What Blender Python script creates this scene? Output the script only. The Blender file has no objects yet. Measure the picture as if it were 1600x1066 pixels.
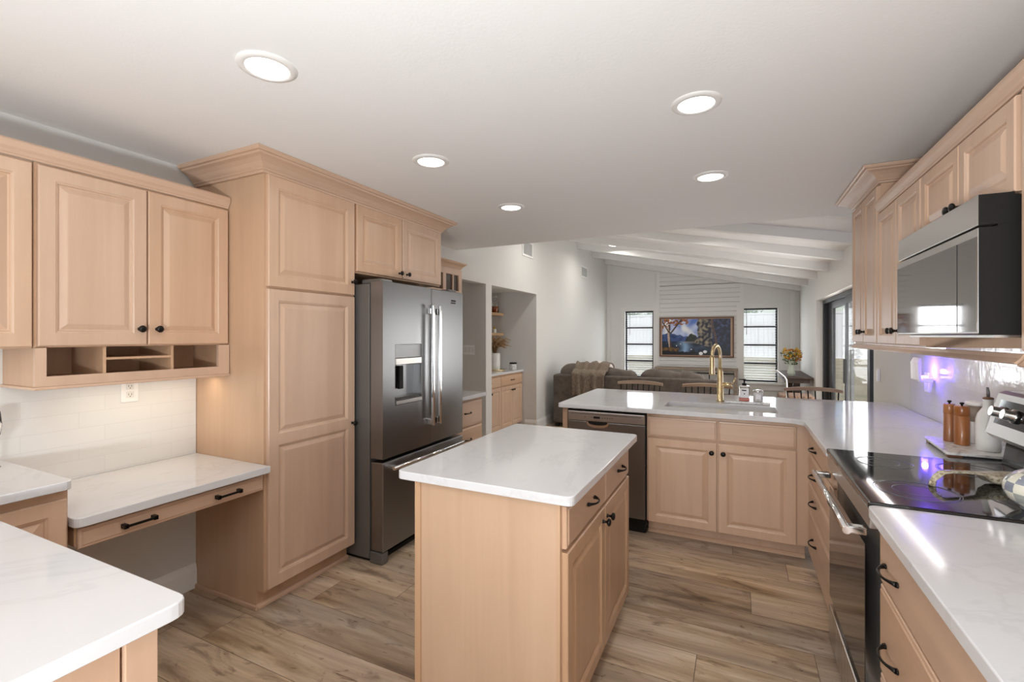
import bpy, bmesh, math, random
from mathutils import Vector, Matrix, noise
random.seed(7)
C = bpy.context.scene.collection
S = bpy.context.scene
PI = math.pi

# ------------------------------------------------------------------ camera
H = 1.435
cam = bpy.data.objects.new('camera', bpy.data.cameras.new('camera'))
C.objects.link(cam)
cam.location = (0, 0, H)
cam.rotation_euler = (PI/2, 0, math.atan2(354, 733))
cam.data.sensor_width = 36
cam.data.lens = 36*733/1600
cam.data.shift_x = 0
cam.data.shift_y = -(533-525)/1600
cam.data.clip_start = 0.02
S.camera = cam

# ------------------------------------------------------------------ world, sun, exposure
S.view_settings.view_transform = 'Standard'
S.view_settings.look = 'None'
S.view_settings.gamma = 1
S.view_settings.use_curve_mapping = False
S.view_settings.exposure = 0.0
w = bpy.data.worlds.new('sky'); S.world = w; w.use_nodes = True
nt = w.node_tree; bg = nt.nodes['Background']
sky = nt.nodes.new('ShaderNodeTexSky'); sky.sky_type = 'NISHITA'
sky.sun_elevation = math.radians(48); sky.sun_rotation = math.radians(200); sky.sun_disc = False
nt.links.new(sky.outputs[0], bg.inputs[0]); bg.inputs[1].default_value = 0.11
sun = bpy.data.objects.new('sun', bpy.data.lights.new('sun', 'SUN')); C.objects.link(sun)
sun.rotation_euler = (math.radians(42), 0, math.radians(20)); sun.data.energy = 2.4; sun.data.angle = 0.02
CEIL = 2.38
XL, XR, YF, YB = -2.8, 1.10, 10.99, -3.2     # room limits
def vz(x): return 3.22 - .2026*(x - XL)       # underside of the sloped living-room ceiling

def area(name, loc, size, energy, color=(1,1,1), rot=(0,0,0), sy=None, shape=None, spread=PI):
    l = bpy.data.lights.new(name, 'AREA'); l.energy = energy; l.color = color; l.size = size
    l.shape = shape or ('RECTANGLE' if sy else 'DISK')
    if sy: l.size_y = sy
    l.spread = spread
    o = bpy.data.objects.new(name, l); C.objects.link(o); o.location = loc; o.rotation_euler = rot
    return o
WARM = (1, .96, .90)
KL = [(-1.49,1.11), (-.155,2.04), (-1.495,2.09), (-.15,3.01), (-1.50,3.09), (-.16,.98), (-1.49,.1), (-.16,-.1)]
for x, y in KL:
    area('downlight_lamp', (x, y, CEIL-.012), .13, 1.6, WARM, spread=math.radians(175))
LL = [(-2.056,8.40), (-2.056,6.12), (-.5,6.12), (-.5,8.21)]  # first belongs to a visible fixture; the others are unseen fill lamps, added
for x, y in LL:
    area('living_lamp_and_fill', (x, y, vz(x)-.03), .13, 9, WARM, spread=math.radians(170))
# fill light added behind the camera, then daylight through the living-room glass
area('back_fill', (-.3, YB+.03, 1.5), 1.7, 30, (.86,.93,1), (math.radians(118),0,0), 1.3)
# the photographer's flash, bounced off the ceiling
area('bounce_flash', (-.3, -.75, .98), .3, 70, (.94,.975,1), (math.radians(150),0,0), .3)
area('daylight_slider', (1.33, 7.0, 1.0), 3.4, 130, (1,.985,.96), (0,math.radians(90),0), 1.9)
area('daylight_window', (.38, YF+.12, 1.25), .6, 26, (.93,.97,1), (math.radians(-90),0,0), 1.5)
area('daylight_window', (-2.06, YF+.12, 1.25), .6, 26, (.93,.97,1), (math.radians(-90),0,0), 1.5)

# ------------------------------------------------------------------ materials
def mat(name, col=(.8,.8,.8), rough=.5, metal=0, **k):
    m = bpy.data.materials.new(name); m.use_nodes = True
    b = m.node_tree.nodes['Principled BSDF']
    b.inputs['Base Color'].default_value = (*col, 1); b.inputs['Roughness'].default_value = rough
    b.inputs['Metallic'].default_value = metal
    for kk, v in k.items(): b.inputs[kk.replace('_',' ')].default_value = v
    return m
def N(m, t, **k):
    n = m.node_tree.nodes.new(t)
    for kk, v in k.items(): setattr(n, kk, v)
    return n
def L(m, a, b): m.node_tree.links.new(a, b)
def B(m): return m.node_tree.nodes['Principled BSDF']
def coords(m, scale=(1,1,1), rot=(0,0,0), kind='Object'):
    tc = N(m, 'ShaderNodeTexCoord'); mp = N(m, 'ShaderNodeMapping')
    mp.inputs['Scale'].default_value = scale; mp.inputs['Rotation'].default_value = rot
    L(m, tc.outputs[kind], mp.inputs[0]); return mp.outputs[0]
def noise_n(m, vec, scale, detail=3, rough=.5, dist=0):
    n = N(m, 'ShaderNodeTexNoise'); n.inputs['Scale'].default_value = scale; n.inputs['Detail'].default_value = detail
    n.inputs['Roughness'].default_value = rough; n.inputs['Distortion'].default_value = dist
    L(m, vec, n.inputs['Vector']); return n.outputs[0]
def ramp(m, fac, stops):
    r = N(m, 'ShaderNodeValToRGB'); e = r.color_ramp.elements
    while len(e) < len(stops): e.new(.5)
    for i, (p, c) in enumerate(stops): e[i].position = p; e[i].color = (*c, 1)
    L(m, fac, r.inputs[0]); return r.outputs[0]
def bump(m, h, strength=.2, dist=.01):
    b = N(m, 'ShaderNodeBump'); b.inputs['Strength'].default_value = strength; b.inputs['Distance'].default_value = dist
    L(m, h, b.inputs['Height']); L(m, b.outputs[0], B(m).inputs['Normal'])
def mix(m, fac, a, b, blend='MIX'):
    n = N(m, 'ShaderNodeMix', data_type='RGBA', blend_type=blend)
    if hasattr(fac, 'node'): L(m, fac, n.inputs[0])
    else: n.inputs[0].default_value = fac
    for v, s in ((a, n.inputs[6]), (b, n.inputs[7])):
        if hasattr(v, 'node'): L(m, v, s)
        else: s.default_value = (*v, 1)
    return n.outputs[2]

def wood(name, c0, c1, c2, vertical=True, rough=.38, var=.06):
    """pale maple: long soft streaks, cloudy tone, small tone shift from piece to piece"""
    m = mat(name, c1, rough)
    oi = N(m, 'ShaderNodeObjectInfo')
    sc = (9, 9, .55) if vertical else ((.55, .55, 12))
    tc = N(m, 'ShaderNodeTexCoord'); ad = N(m, 'ShaderNodeVectorMath', operation='ADD')
    mu = N(m, 'ShaderNodeVectorMath', operation='SCALE'); mu.inputs[0].default_value = (7.3, 3.1, 5.7)
    L(m, oi.outputs['Random'], mu.inputs['Scale']); L(m, tc.outputs['Object'], ad.inputs[0]); L(m, mu.outputs[0], ad.inputs[1])
    mp = N(m, 'ShaderNodeMapping'); mp.inputs['Scale'].default_value = sc; L(m, ad.outputs[0], mp.inputs[0])
    streak = noise_n(m, mp.outputs[0], 1.3, 6, .6, .6)
    cloud = noise_n(m, ad.outputs[0], 2.2, 2, .5)
    a = ramp(m, streak, [(.3, c0), (.5, c1), (.72, c2)])
    hs = N(m, 'ShaderNodeHueSaturation')
    mr = N(m, 'ShaderNodeMapRange'); mr.inputs[3].default_value = 1-var; mr.inputs[4].default_value = 1+var
    L(m, cloud, mr.inputs[0]); L(m, mr.outputs[0], hs.inputs['Value'])
    mr2 = N(m, 'ShaderNodeMapRange'); mr2.inputs[3].default_value = .9; mr2.inputs[4].default_value = 1.05
    L(m, oi.outputs['Random'], mr2.inputs[0]); L(m, mr2.outputs[0], hs.inputs['Saturation'])
    L(m, a, hs.inputs['Color']); L(m, hs.outputs[0], B(m).inputs['Base Color'])
    B(m).inputs['Coat Weight'].default_value = .25 if rough < .5 else 0; B(m).inputs['Coat Roughness'].default_value = .25
    return m
M = {}
M['wood'] = wood('maple', (.57,.37,.248), (.61,.405,.275), (.65,.442,.306))
M['woodh'] = wood('maple_horizontal', (.57,.37,.248), (.61,.405,.275), (.65,.442,.306), False)
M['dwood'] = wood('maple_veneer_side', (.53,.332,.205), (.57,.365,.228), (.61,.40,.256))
M['oak'] = wood('oak_shelf', (.45,.26,.11), (.58,.36,.17), (.68,.45,.24), False)
M['stoolwood'] = wood('stool_wood', (.28,.17,.10), (.38,.25,.155), (.46,.31,.20), False, .5)
M['darkwood'] = wood('dark_wood', (.035,.02,.014), (.06,.035,.025), (.09,.055,.04), False, .7)
M['acacia'] = wood('pepper_mill_wood', (.20,.06,.02), (.33,.12,.035), (.46,.19,.06), True, .3)
M['consolewood'] = wood('console_wood', (.20,.15,.11), (.30,.235,.18), (.38,.31,.25), False, .6)

m = M['quartz'] = mat('quartz', (.68,.68,.70), .10)
v = coords(m, (1,1,1)); n1 = noise_n(m, v, 1.1, 6, .55, 1.4)
vein = ramp(m, n1, [(.0,(.69,.69,.705)), (.488,(.69,.69,.705)), (.502,(.60,.60,.615)), (.514,(.69,.69,.705))])
L(m, mix(m, .5, (.69,.69,.705), vein), B(m).inputs['Base Color'])

m = M['wall'] = mat('wall_paint', (.70,.69,.665), .75)
m = M['ceiling'] = mat('ceiling_paint', (.86,.86,.855), .9)
bump(m, noise_n(m, coords(m), 90, 2), .12, .004)
M['white'] = mat('white_paint', (.80,.795,.775), .5)
M['trimwhite'] = mat('white_trim', (.82,.81,.79), .4)
m = M['shiplap'] = mat('white_shiplap', (.80,.795,.775), .5)
w_ = N(m, 'ShaderNodeTexWave', wave_type='BANDS', bands_direction='Z', wave_profile='SAW')
w_.inputs['Scale'].default_value = .314/.098
L(m, coords(m), w_.inputs['Vector'])
rr = ramp(m, w_.outputs['Fac'], [(0,(0,0,0)), (.06,(1,1,1)), (1,(1,1,1))])
bump(m, rr, .9, .02)

def math_add(m, a, c):
    n = N(m, 'ShaderNodeMath', operation='ADD'); L(m, a, n.inputs[0]); n.inputs[1].default_value = c; return n.outputs[0]
def tile(name, col, glossy, wavy, axis):
    m = mat(name, col, glossy)
    v = coords(m, rot=(PI/2,0,PI/2) if axis == 'x' else (0,0,0))
    tc = N(m, 'ShaderNodeTexCoord'); sp = N(m, 'ShaderNodeSeparateXYZ'); cb = N(m, 'ShaderNodeCombineXYZ')
    L(m, tc.outputs['Object'], sp.inputs[0]); L(m, sp.outputs[1], cb.inputs[0]); L(m, math_add(m, sp.outputs[2], .0332), cb.inputs[1])
    b = N(m, 'ShaderNodeTexBrick'); b.inputs['Scale'].default_value = 1
    b.inputs['Brick Width'].default_value = .30; b.inputs['Row Height'].default_value = .0738; b.offset = .333
    b.inputs['Mortar Size'].default_value = .0010; b.inputs['Mortar Smooth'].default_value = .3
    b.inputs['Color1'].default_value = (*col, 1); b.inputs['Color2'].default_value = (*[c*.975 for c in col], 1)
    b.inputs['Mortar'].default_value = (*[c*.88 for c in col], 1)
    L(m, cb.outputs[0], b.inputs['Vector']); L(m, b.outputs['Color'], B(m).inputs['Base Color'])
    inv = N(m, 'ShaderNodeMath', operation='SUBTRACT'); inv.inputs[0].default_value = 1; L(m, b.outputs['Fac'], inv.inputs[1])
    mu = N(m, 'ShaderNodeMath', operation='MULTIPLY_ADD'); mu.inputs[1].default_value = wavy
    L(m, noise_n(m, tc.outputs['Object'], 16, 2), mu.inputs[0]); L(m, inv.outputs[0], mu.inputs[2])
    bump(m, mu.outputs[0], .25, .003)
    return m
M['tileL'] = tile('white_tile', (.80,.795,.775), .25, .4, 'x')
M['tileR'] = tile('glossy_tile', (.80,.80,.79), .10, 1.5, 'x')

# plank floor: boards run along x
m = M['floor'] = mat('plank_floor', (.4,.3,.2), .42)
tc = N(m, 'ShaderNodeTexCoord')
sp = N(m, 'ShaderNodeSeparateXYZ'); L(m, tc.outputs['Object'], sp.inputs[0])
def mm(op, a, c=None):
    n = N(m, 'ShaderNodeMath', operation=op)
    for i, v in enumerate((a, c)):
        if v is None: continue
        if hasattr(v, 'node'): L(m, v, n.inputs[i])
        else: n.inputs[i].default_value = v
    return n.outputs[0]
rowid = mm('FLOOR', mm('DIVIDE', sp.outputs[1], .2265))
wn0 = N(m, 'ShaderNodeTexWhiteNoise', noise_dimensions='1D'); L(m, mm('ADD', rowid, 3.0), wn0.inputs['W'])
cbx = N(m, 'ShaderNodeCombineXYZ'); L(m, mm('ADD', sp.outputs[0], mm('MULTIPLY', wn0.outputs['Value'], 1.52)), cbx.inputs[0]); L(m, sp.outputs[1], cbx.inputs[1])
b = N(m, 'ShaderNodeTexBrick'); b.inputs['Scale'].default_value = 1; b.offset = 0
b.inputs['Brick Width'].default_value = 1.52; b.inputs['Row Height'].default_value = .2265
b.inputs['Mortar Size'].default_value = .0014; b.inputs['Mortar Smooth'].default_value = .1; b.inputs['Bias'].default_value = 0
b.inputs['Color1'].default_value = (0,0,0,1); b.inputs['Color2'].default_value = (1,1,1,1); b.inputs['Mortar'].default_value = (.5,.5,.5,1)
L(m, cbx.outputs[0], b.inputs['Vector'])
sc = N(m, 'ShaderNodeVectorMath', operation='SCALE'); sc.inputs['Scale'].default_value = 13.7; L(m, b.outputs['Color'], sc.inputs[0])
ad = N(m, 'ShaderNodeVectorMath', operation='ADD'); L(m, tc.outputs['Object'], ad.inputs[0]); L(m, sc.outputs[0], ad.inputs[1])
def mapped(x, y):
    mp = N(m, 'ShaderNodeMapping'); mp.inputs['Scale'].default_value = (x, y, 1); L(m, ad.outputs[0], mp.inputs[0]); return mp.outputs[0]
g1 = noise_n(m, mapped(.75, 6.5), 1.7, 7, .6, .5)      # broad flowing grain
g4 = noise_n(m, mapped(3.0, 46), 1.6, 4, .6, .2)       # fine fibres
g3 = noise_n(m, mapped(.8, 2.2), 1.5, 3, .5, .3)       # grey / golden clouds
g2 = noise_n(m, mapped(1.5, 5.0), 2.0, 5, .6, .9)      # dark smoky streaks
g5 = noise_n(m, mapped(3.4, 8.0), 2.2, 4, .65, 1.6)    # knots
base = ramp(m, g1, [(.30,(.20,.125,.075)), (.42,(.38,.265,.16)), (.53,(.56,.425,.285)), (.66,(.76,.64,.50))])
base = mix(m, ramp(m, g3, [(.36,(0,0,0)), (.64,(1,1,1))]), base, mix(m, .6, base, (.52,.43,.36)))
base = mix(m, 1, base, ramp(m, g4, [(.3,(.86,.85,.84)), (.7,(1.06,1.06,1.06))]), 'MULTIPLY')
smoke = ramp(m, g2, [(.0,(.40,.36,.35)), (.34,(.50,.45,.44)), (.44,(1,1,1)), (1,(1,1,1))])
knots = ramp(m, g5, [(.0,(.14,.11,.10)), (.28,(.24,.19,.17)), (.33,(.70,.64,.60)), (.37,(1,1,1)), (1,(1,1,1))])
col = mix(m, .9, mix(m, .85, base, smoke, 'MULTIPLY'), knots, 'MULTIPLY')
tone = ramp(m, b.outputs['Color'], [(0,(.74,.72,.72)), (.5,(.98,.95,.90)), (1,(1.18,1.14,1.06))])
col = mix(m, 1, col, tone, 'MULTIPLY')
col = mix(m, b.outputs['Fac'], col, (.12,.08,.055))
L(m, col, B(m).inputs['Base Color'])
bump(m, g4, .08, .003)

def steel(name, col=(.40,.40,.41), rough=.30, vert=True):
    m = mat(name, col, rough, 1)
    n = noise_n(m, coords(m, (160,160,.3) if vert else (.3,.3,160)), 3, 1)
    mr = N(m, 'ShaderNodeMapRange'); mr.inputs[3].default_value = rough-.015; mr.inputs[4].default_value = rough+.03
    L(m, n, mr.inputs[0]); L(m, mr.outputs[0], B(m).inputs['Roughness'])
    return m
M['steel'] = steel('stainless', (.27,.27,.275)); M['steelb'] = steel('bright_stainless', (.52,.50,.48), .26); M['steelh'] = steel('stainless_horizontal', (.50,.48,.46), vert=False)
M['steeld'] = mat('grey_painted_steel', (.17,.165,.16), .4, .5)
M['chrome'] = mat('chrome', (.78,.78,.78), .12, 1)
M['blackmetal'] = mat('oil_rubbed_bronze', (.014,.012,.011), .32, .6)
M['black'] = mat('black_plastic', (.010,.0095,.009), .55, 0, Specular_IOR_Level=.25)
M['blackframe'] = mat('black_window_frame', (.018,.018,.022), .45)
M['blackglass'] = mat('black_glass', (.012,.012,.013), .05, 0, Specular_IOR_Level=.7)
M['ovenglass'] = mat('dark_oven_glass', (.035,.03,.027), .07, 0, Specular_IOR_Level=.6)
M['mwglass'] = mat('mirror_microwave_glass', (.36,.34,.33), .05, .85)
M['ring'] = mat('burner_ring', (.12,.12,.12), .25)
M['gold'] = mat('brushed_gold', (.78,.64,.38), .28, 1)
M['ceramic'] = mat('white_ceramic', (.78,.77,.74), .35)
M['marble'] = mat('marble', (.62,.61,.59), .25)
m = M['marble']; L(m, ramp(m, noise_n(m, coords(m), 14, 5, .6, 2), [(.35,(.42,.41,.40)), (.5,(.66,.65,.63)), (.8,(.72,.71,.70))]), B(m).inputs['Base Color'])
M['plate'] = mat('switch_plate', (.90,.89,.88), .3)
M['brown'] = mat('brown_wood_foot', (.16,.07,.035), .4)
M['fabric'] = mat('taupe_fabric', (.20,.165,.14), .95)
m = M['fabric']; L(m, ramp(m, noise_n(m, coords(m), 12, 5, .7), [(.3,(.085,.068,.058)), (.7,(.155,.128,.108))]), B(m).inputs['Base Color'])
bump(m, noise_n(m, coords(m), 260, 2), .3, .003)
M['cushion'] = mat('cushion_fabric', (.25,.205,.17), .95)
m = M['cushion']; L(m, ramp(m, noise_n(m, coords(m), 9, 5, .7), [(.3,(.115,.092,.077)), (.7,(.20,.165,.14))]), B(m).inputs['Base Color'])
M['throw'] = mat('knit_throw', (.34,.27,.20), .95)
m = M['throw']; L(m, ramp(m, noise_n(m, coords(m, (40,40,9)), 3, 3), [(.3,(.12,.092,.068)), (.7,(.32,.25,.19))]), B(m).inputs['Base Color'])
bump(m, noise_n(m, coords(m), 110, 2), .6, .01)
m = M['pattern'] = mat('patterned_pillow', (.6,.5,.5), .9)
L(m, ramp(m, noise_n(m, coords(m), 16, 2), [(.38,(.16,.12,.11)), (.47,(.55,.43,.40)), (.55,(.78,.70,.66))]), B(m).inputs['Base Color'])
M['glass'] = mat('window_glass', (.95,1,1), .0, 0, Alpha=.10, Specular_IOR_Level=.5)
M['clear'] = mat('clear_glass', (1,1,1), .02, 0, Transmission_Weight=1.0, IOR=1.4)
M['cabglass'] = mat('cabinet_glass', (.07,.055,.045), .1, 0)
M['whisky'] = mat('amber_liquid', (.50,.10,.015), .15)
M['pampas'] = mat('dried_pampas', (.36,.22,.11), .9)
M['slat'] = mat('blind_slat', (.72,.72,.71), .5)
M['led'] = mat('lamp_lens', (1,1,1), .4, 0, Emission_Color=(1,.97,.92,1), Emission_Strength=5)
M['ledbar'] = mat('strip_light', (1,1,1), .4, 0, Emission_Color=(.97,.97,1,1), Emission_Strength=9)
M['uv'] = mat('blue_lamp', (.2,.15,1), .4, 0, Emission_Color=(.16,.10,1,1), Emission_Strength=22)
M['vent'] = mat('vent_grille', (.50,.50,.49), .5)
M['kettlecheck'] = m = mat('checkered_enamel', (.8,.8,.8), .12)
tcn = N(m, 'ShaderNodeTexCoord'); sp = N(m, 'ShaderNodeSeparateXYZ'); L(m, tcn.outputs['Object'], sp.inputs[0])
at = N(m, 'ShaderNodeMath', operation='ARCTAN2'); L(m, sp.outputs[1], at.inputs[0]); L(m, sp.outputs[0], at.inputs[1])
def mth(m, op, a, b=None):
    n = N(m, 'ShaderNodeMath', operation=op)
    for i, v in enumerate((a, b)):
        if v is None: continue
        if hasattr(v, 'node'): L(m, v, n.inputs[i])
        else: n.inputs[i].default_value = v
    return n.outputs[0]
ua = mth(m, 'FLOOR', mth(m, 'MULTIPLY', at.outputs[0], 18/(2*PI)))
va = mth(m, 'FLOOR', mth(m, 'MULTIPLY', sp.outputs[2], 1/.027))
ck = mth(m, 'FLOORED_MODULO', mth(m, 'ADD', ua, va), 2.0)
cb = N(m, 'ShaderNodeCombineXYZ'); L(m, ua, cb.inputs[0]); L(m, va, cb.inputs[1])
wn = N(m, 'ShaderNodeTexWhiteNoise'); L(m, cb.outputs[0], wn.inputs['Vector'])
dark = ramp(m, wn.outputs['Value'], [(0,(.10,.12,.20)), (.35,(.30,.32,.37)), (.65,(.16,.17,.20)), (.85,(.35,.34,.25)), (1,(.12,.17,.35))])
brushn = noise_n(m, coords(m, (1,1,4)), 22, 3)
dark = mix(m, mth(m, 'MULTIPLY', brushn, .5), dark, (.62,.64,.66))
L(m, mix(m, ck, (.80,.77,.66), dark), B(m).inputs['Base Color'])
M['beige'] = m = mat('painted_spoon', (.42,.36,.26), .3)
L(m, ramp(m, noise_n(m, coords(m), 120, 2), [(.38,(.26,.20,.12)), (.47,(.50,.43,.31)), (.7,(.66,.60,.48))]), B(m).inputs['Base Color'])
M['grass'] = m = mat('lawn', (.25,.24,.1), 1)
L(m, ramp(m, noise_n(m, coords(m), .9, 8, .7), [(.3,(.16,.17,.06)), (.5,(.33,.26,.15)), (.7,(.42,.36,.22))]), B(m).inputs['Base Color'])
M['fence'] = mat('white_vinyl', (.82,.82,.83), .5)
M['leaf'] = m = mat('leaf_green', (.08,.16,.03), .6)
M['leafw'] = mat('flower_yellow', (.62,.38,.03), .7)
M['leafo'] = mat('flower_orange', (.40,.13,.02), .7)
M['leafd'] = mat('leaf_dark', (.05,.085,.02), .7)
M['bark'] = mat('bark', (.12,.08,.05), .9)
M['rattan'] = m = mat('woven_rattan', (.2,.12,.07), .8)
L(m, ramp(m, noise_n(m, coords(m), 60, 2), [(.35,(.05,.025,.015)), (.6,(.26,.15,.09))]), B(m).inputs['Base Color'])
M['label'] = mat('paper_label', (.75,.74,.76), .6)
M['soap'] = mat('soap_liquid', (.45,.12,.08), .2)

# ------------------------------------------------------------------ mesh helpers
class MB:
    def __init__(s, frame=None):
        s.bm = bmesh.new(); s.f = frame
    def v(s, p):
        if s.f:
            o, u, n = s.f
            p = (o[0]+p[0]*u[0]+p[1]*n[0], o[1]+p[0]*u[1]+p[1]*n[1], o[2]+p[2])
        return s.bm.verts.new(p)
    def face(s, vs, smooth=False):
        try: f = s.bm.faces.new(vs)
        except ValueError: return None
        f.smooth = smooth; return f
    def box(s, a0, a1, b0, b1, c0, c1, bev=0, seg=2):
        vs = [s.v((x,y,z)) for x in (a0,a1) for y in (b0,b1) for z in (c0,c1)]
        fs = [s.face([vs[i] for i in q]) for q in ((0,1,3,2),(4,6,7,5),(0,4,5,1),(2,3,7,6),(0,2,6,4),(1,5,7,3))]
        if bev:
            es = list({e for f in fs for e in f.edges})
            bmesh.ops.bevel(s.bm, geom=es, offset=bev, segments=seg, affect='EDGES', profile=.5)
        return s
    def rings(s, rings, cap0=True, cap1=True, smooth=False, closed=True):
        R = [[s.v(p) for p in r] for r in rings]
        n = len(R[0])
        for a, b in zip(R, R[1:]):
            for i in range(n if closed else n-1):
                s.face([a[i], a[(i+1)%n], b[(i+1)%n], b[i]], smooth)
        if cap0: s.face(R[0][::-1])
        if cap1: s.face(R[-1])
        return s
    def prism(s, poly, axis, a, b):
        """poly: 2D points; axis 0: (a, y, z); 1: (x, a, z); 2: (x, y, a)"""
        def p3(p, t): return (t,p[0],p[1]) if axis == 0 else (p[0],t,p[1]) if axis == 1 else (p[0],p[1],t)
        return s.rings([[p3(p,a) for p in poly], [p3(p,b) for p in poly]])
    def lathe(s, prof, c=(0,0,0), seg=24, axis=(0,0,1), cap=True):
        ax = Vector(axis).normalized(); t = ax.orthogonal().normalized(); q = ax.cross(t); c = Vector(c)
        R = [[tuple(c+ax*z+t*(r*math.cos(2*PI*i/seg))+q*(r*math.sin(2*PI*i/seg))) for i in range(seg)] for r, z in prof]
        return s.rings(R, cap, cap, True)
    def tube(s, pts, r, seg=10, rr=None):
        pts = [Vector(p) for p in pts]; R = []; prev = None
        for i, p in enumerate(pts):
            d = (pts[min(i+1,len(pts)-1)]-pts[max(i-1,0)]).normalized()
            t = prev - d*prev.dot(d) if prev is not None else d.orthogonal()
            t = t.normalized(); prev = t; q = d.cross(t); k = rr[i] if rr else r
            R.append([tuple(p+t*(k*math.cos(2*PI*j/seg))+q*(k*math.sin(2*PI*j/seg))) for j in range(seg)])
        return s.rings(R, True, True, True)
    def ball(s, c, r, seg=16, n=10, pw=1.0):
        R = []
        sg = lambda x: math.copysign(abs(x)**pw, x)
        for i in range(1, n):
            th = PI*i/n; R.append([(c[0]+r[0]*sg(math.sin(th))*sg(math.cos(2*PI*j/seg)), c[1]+r[1]*sg(math.sin(th))*sg(math.sin(2*PI*j/seg)), c[2]-r[2]*sg(math.cos(th))) for j in range(seg)])
        return s.rings(R, True, True, True)

def build(mb, name, material, parent=None, label=None, loc=None, mods=None):
    bm = mb.bm
    bmesh.ops.remove_doubles(bm, verts=bm.verts, dist=1e-6)
    bmesh.ops.recalc_face_normals(bm, faces=bm.faces)
    if parent:
        base = parent
        while base.parent: base = base.parent
        off = Vector(base.location)
    elif loc is not None: off = Vector(loc)
    else:
        xs = [v.co for v in bm.verts]
        off = Vector(((min(v.x for v in xs)+max(v.x for v in xs))/2, (min(v.y for v in xs)+max(v.y for v in xs))/2, min(v.z for v in xs)))
    bmesh.ops.translate(bm, verts=bm.verts, vec=-off)
    me = bpy.data.meshes.new(name); bm.to_mesh(me); bm.free()
    me.materials.append(M[material] if isinstance(material, str) else material)
    o = bpy.data.objects.new(name, me); C.objects.link(o)
    if parent: o.parent = parent
    else: o.location = off
    if label: o['label'] = label
    return o
def thing(name, label, cat, loc, group=None):
    o = bpy.data.objects.new(name, None); C.objects.link(o); o.empty_display_size = .1
    o.location = loc; tag(o, label, cat, group); return o
def tag(o, label, cat, group=None):
    o['label'] = label; o['category'] = cat
    if group: o['group'] = group
    return o
def struct(name, mb, material):
    o = build(mb, name, material, loc=(0,0,0)); o['kind'] = 'structure'; return o
def dup(root, loc, rotz=0, label=None):
    r = root.copy(); C.objects.link(r); r.location = loc; r.rotation_euler = (0,0,rotz)
    if label: r['label'] = label
    for ch in list(root.children):
        c = ch.copy(); C.objects.link(c); c.parent = r
        for g in ch.children:
            d = g.copy(); C.objects.link(d); d.parent = c
    return r

# ------------------------------------------------------------------ room shell
b = MB(); b.box(-3.9, XR+.2, YB-.2, YF+.15, -.1, 0); struct('floor', b, 'floor')
struct('ceiling', MB().box(XL-.15, XR+.15, YB-.15, 4.39, CEIL, CEIL+.06), 'ceiling')
# fascia closing the step between the flat kitchen ceiling and the vault
struct('trim_1', MB().prism([(XL,CEIL+.0005),(XR,CEIL+.0005),(XR,vz(XR)+.02),(XL,vz(XL)+.02)], 1, 4.30, 4.389), 'ceiling')
struct('ceiling_vault', MB().prism([(XL-.15,vz(XL-.15)),(XR+.15,vz(XR+.15)),(XR+.15,vz(XR+.15)+.08),(XL-.15,vz(XL-.15)+.08)], 1, 4.30, YF+.1), 'ceiling')
for i, y in enumerate((4.55, 5.6, 6.62, 7.64, 8.68, 9.74, 10.8)):
    struct('trim_%d' % (i+2), MB().prism([(XL,vz(XL)-.105),(XR,vz(XR)-.105),(XR,vz(XR)+.01),(XL,vz(XL)+.01)], 1, y, y+.10), 'white')
# left wall with hall opening (y 3.86-5.06) and bar niche (y 5.21-6.66)
b = MB()
b.box(XL-.12, XL, YB, 3.86, 0, CEIL+.9)
b.box(XL-.12, XL, 3.86, 6.66, 2.075, 3.3)
b.box(XL-.12, XL, 5.06, 5.21, 0, 2.075)
b.box(XL-.12, XL, 6.66, YF, 0, 3.3)
b.box(-3.78, XL-.12, 5.06, 5.21, 0, 2.5)          # partition between hall and niche
b.box(-3.78, XL-.12, 6.66, 6.78, 0, 2.5)
b.box(-3.78, -3.66, 3.6, 6.78, 0, 2.5)
b.box(-3.78, XL-.12, 3.6, 3.74, 0, 2.5)
b.box(-3.78, XL-.12, 3.6, 6.78, 2.12, 2.2)
struct('wall_left', b, 'wall')
# right wall with the sliding-door opening
b = MB()
b.box(XR, XR+.14, YB, 5.24, 0, 2.6)
b.box(XR, XR+.14, 8.75, YF, 0, 2.6)
b.box(XR, XR+.14, 5.24, 8.75, 1.99, 2.6)
struct('wall_right', b, 'wall')
# far wall with two windows
W = [(-2.377,-1.741,.48,2.005), (.05,.718,.48,2.01)]
b = MB(); y0, y1 = YF, YF+.14
b.box(XL, W[0][0], y0, y1, 0, 3.3); b.box(W[0][1], W[1][0], y0, y1, 0, 3.3); b.box(W[1][1], XR, y0, y1, 0, 3.3)
for x0, x1, z0, z1 in W: b.box(x0, x1, y0, y1, 0, z0); b.box(x0, x1, y0, y1, z1, 3.3)
struct('wall_far', b, 'white')
b = MB(); b.box(XL, -1.15, YB-.12, YB, 0, 2.5); b.box(.55, XR, YB-.12, YB, 0, 2.5)
b.box(-1.15, .55, YB-.12, YB, 0, .85); b.box(-1.15, .55, YB-.12, YB, 2.15, 2.5)
struct('wall_back', b, 'wall')
# invented window behind the camera, added as a source for the back fill
fr = struct('window_3', MB().box(-1.15,-1.09,YB-.1,YB-.03,.85,2.15).box(.49,.55,YB-.1,YB-.03,.85,2.15).box(-1.09,.49,YB-.1,YB-.03,.85,.91).box(-1.09,.49,YB-.1,YB-.03,2.09,2.15).box(-.33,-.27,YB-.1,YB-.03,.91,2.09), 'trimwhite')
build(MB().box(-1.09,.49,YB-.07,YB-.064,.91,2.09), 'pane', 'glass', fr)

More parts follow.
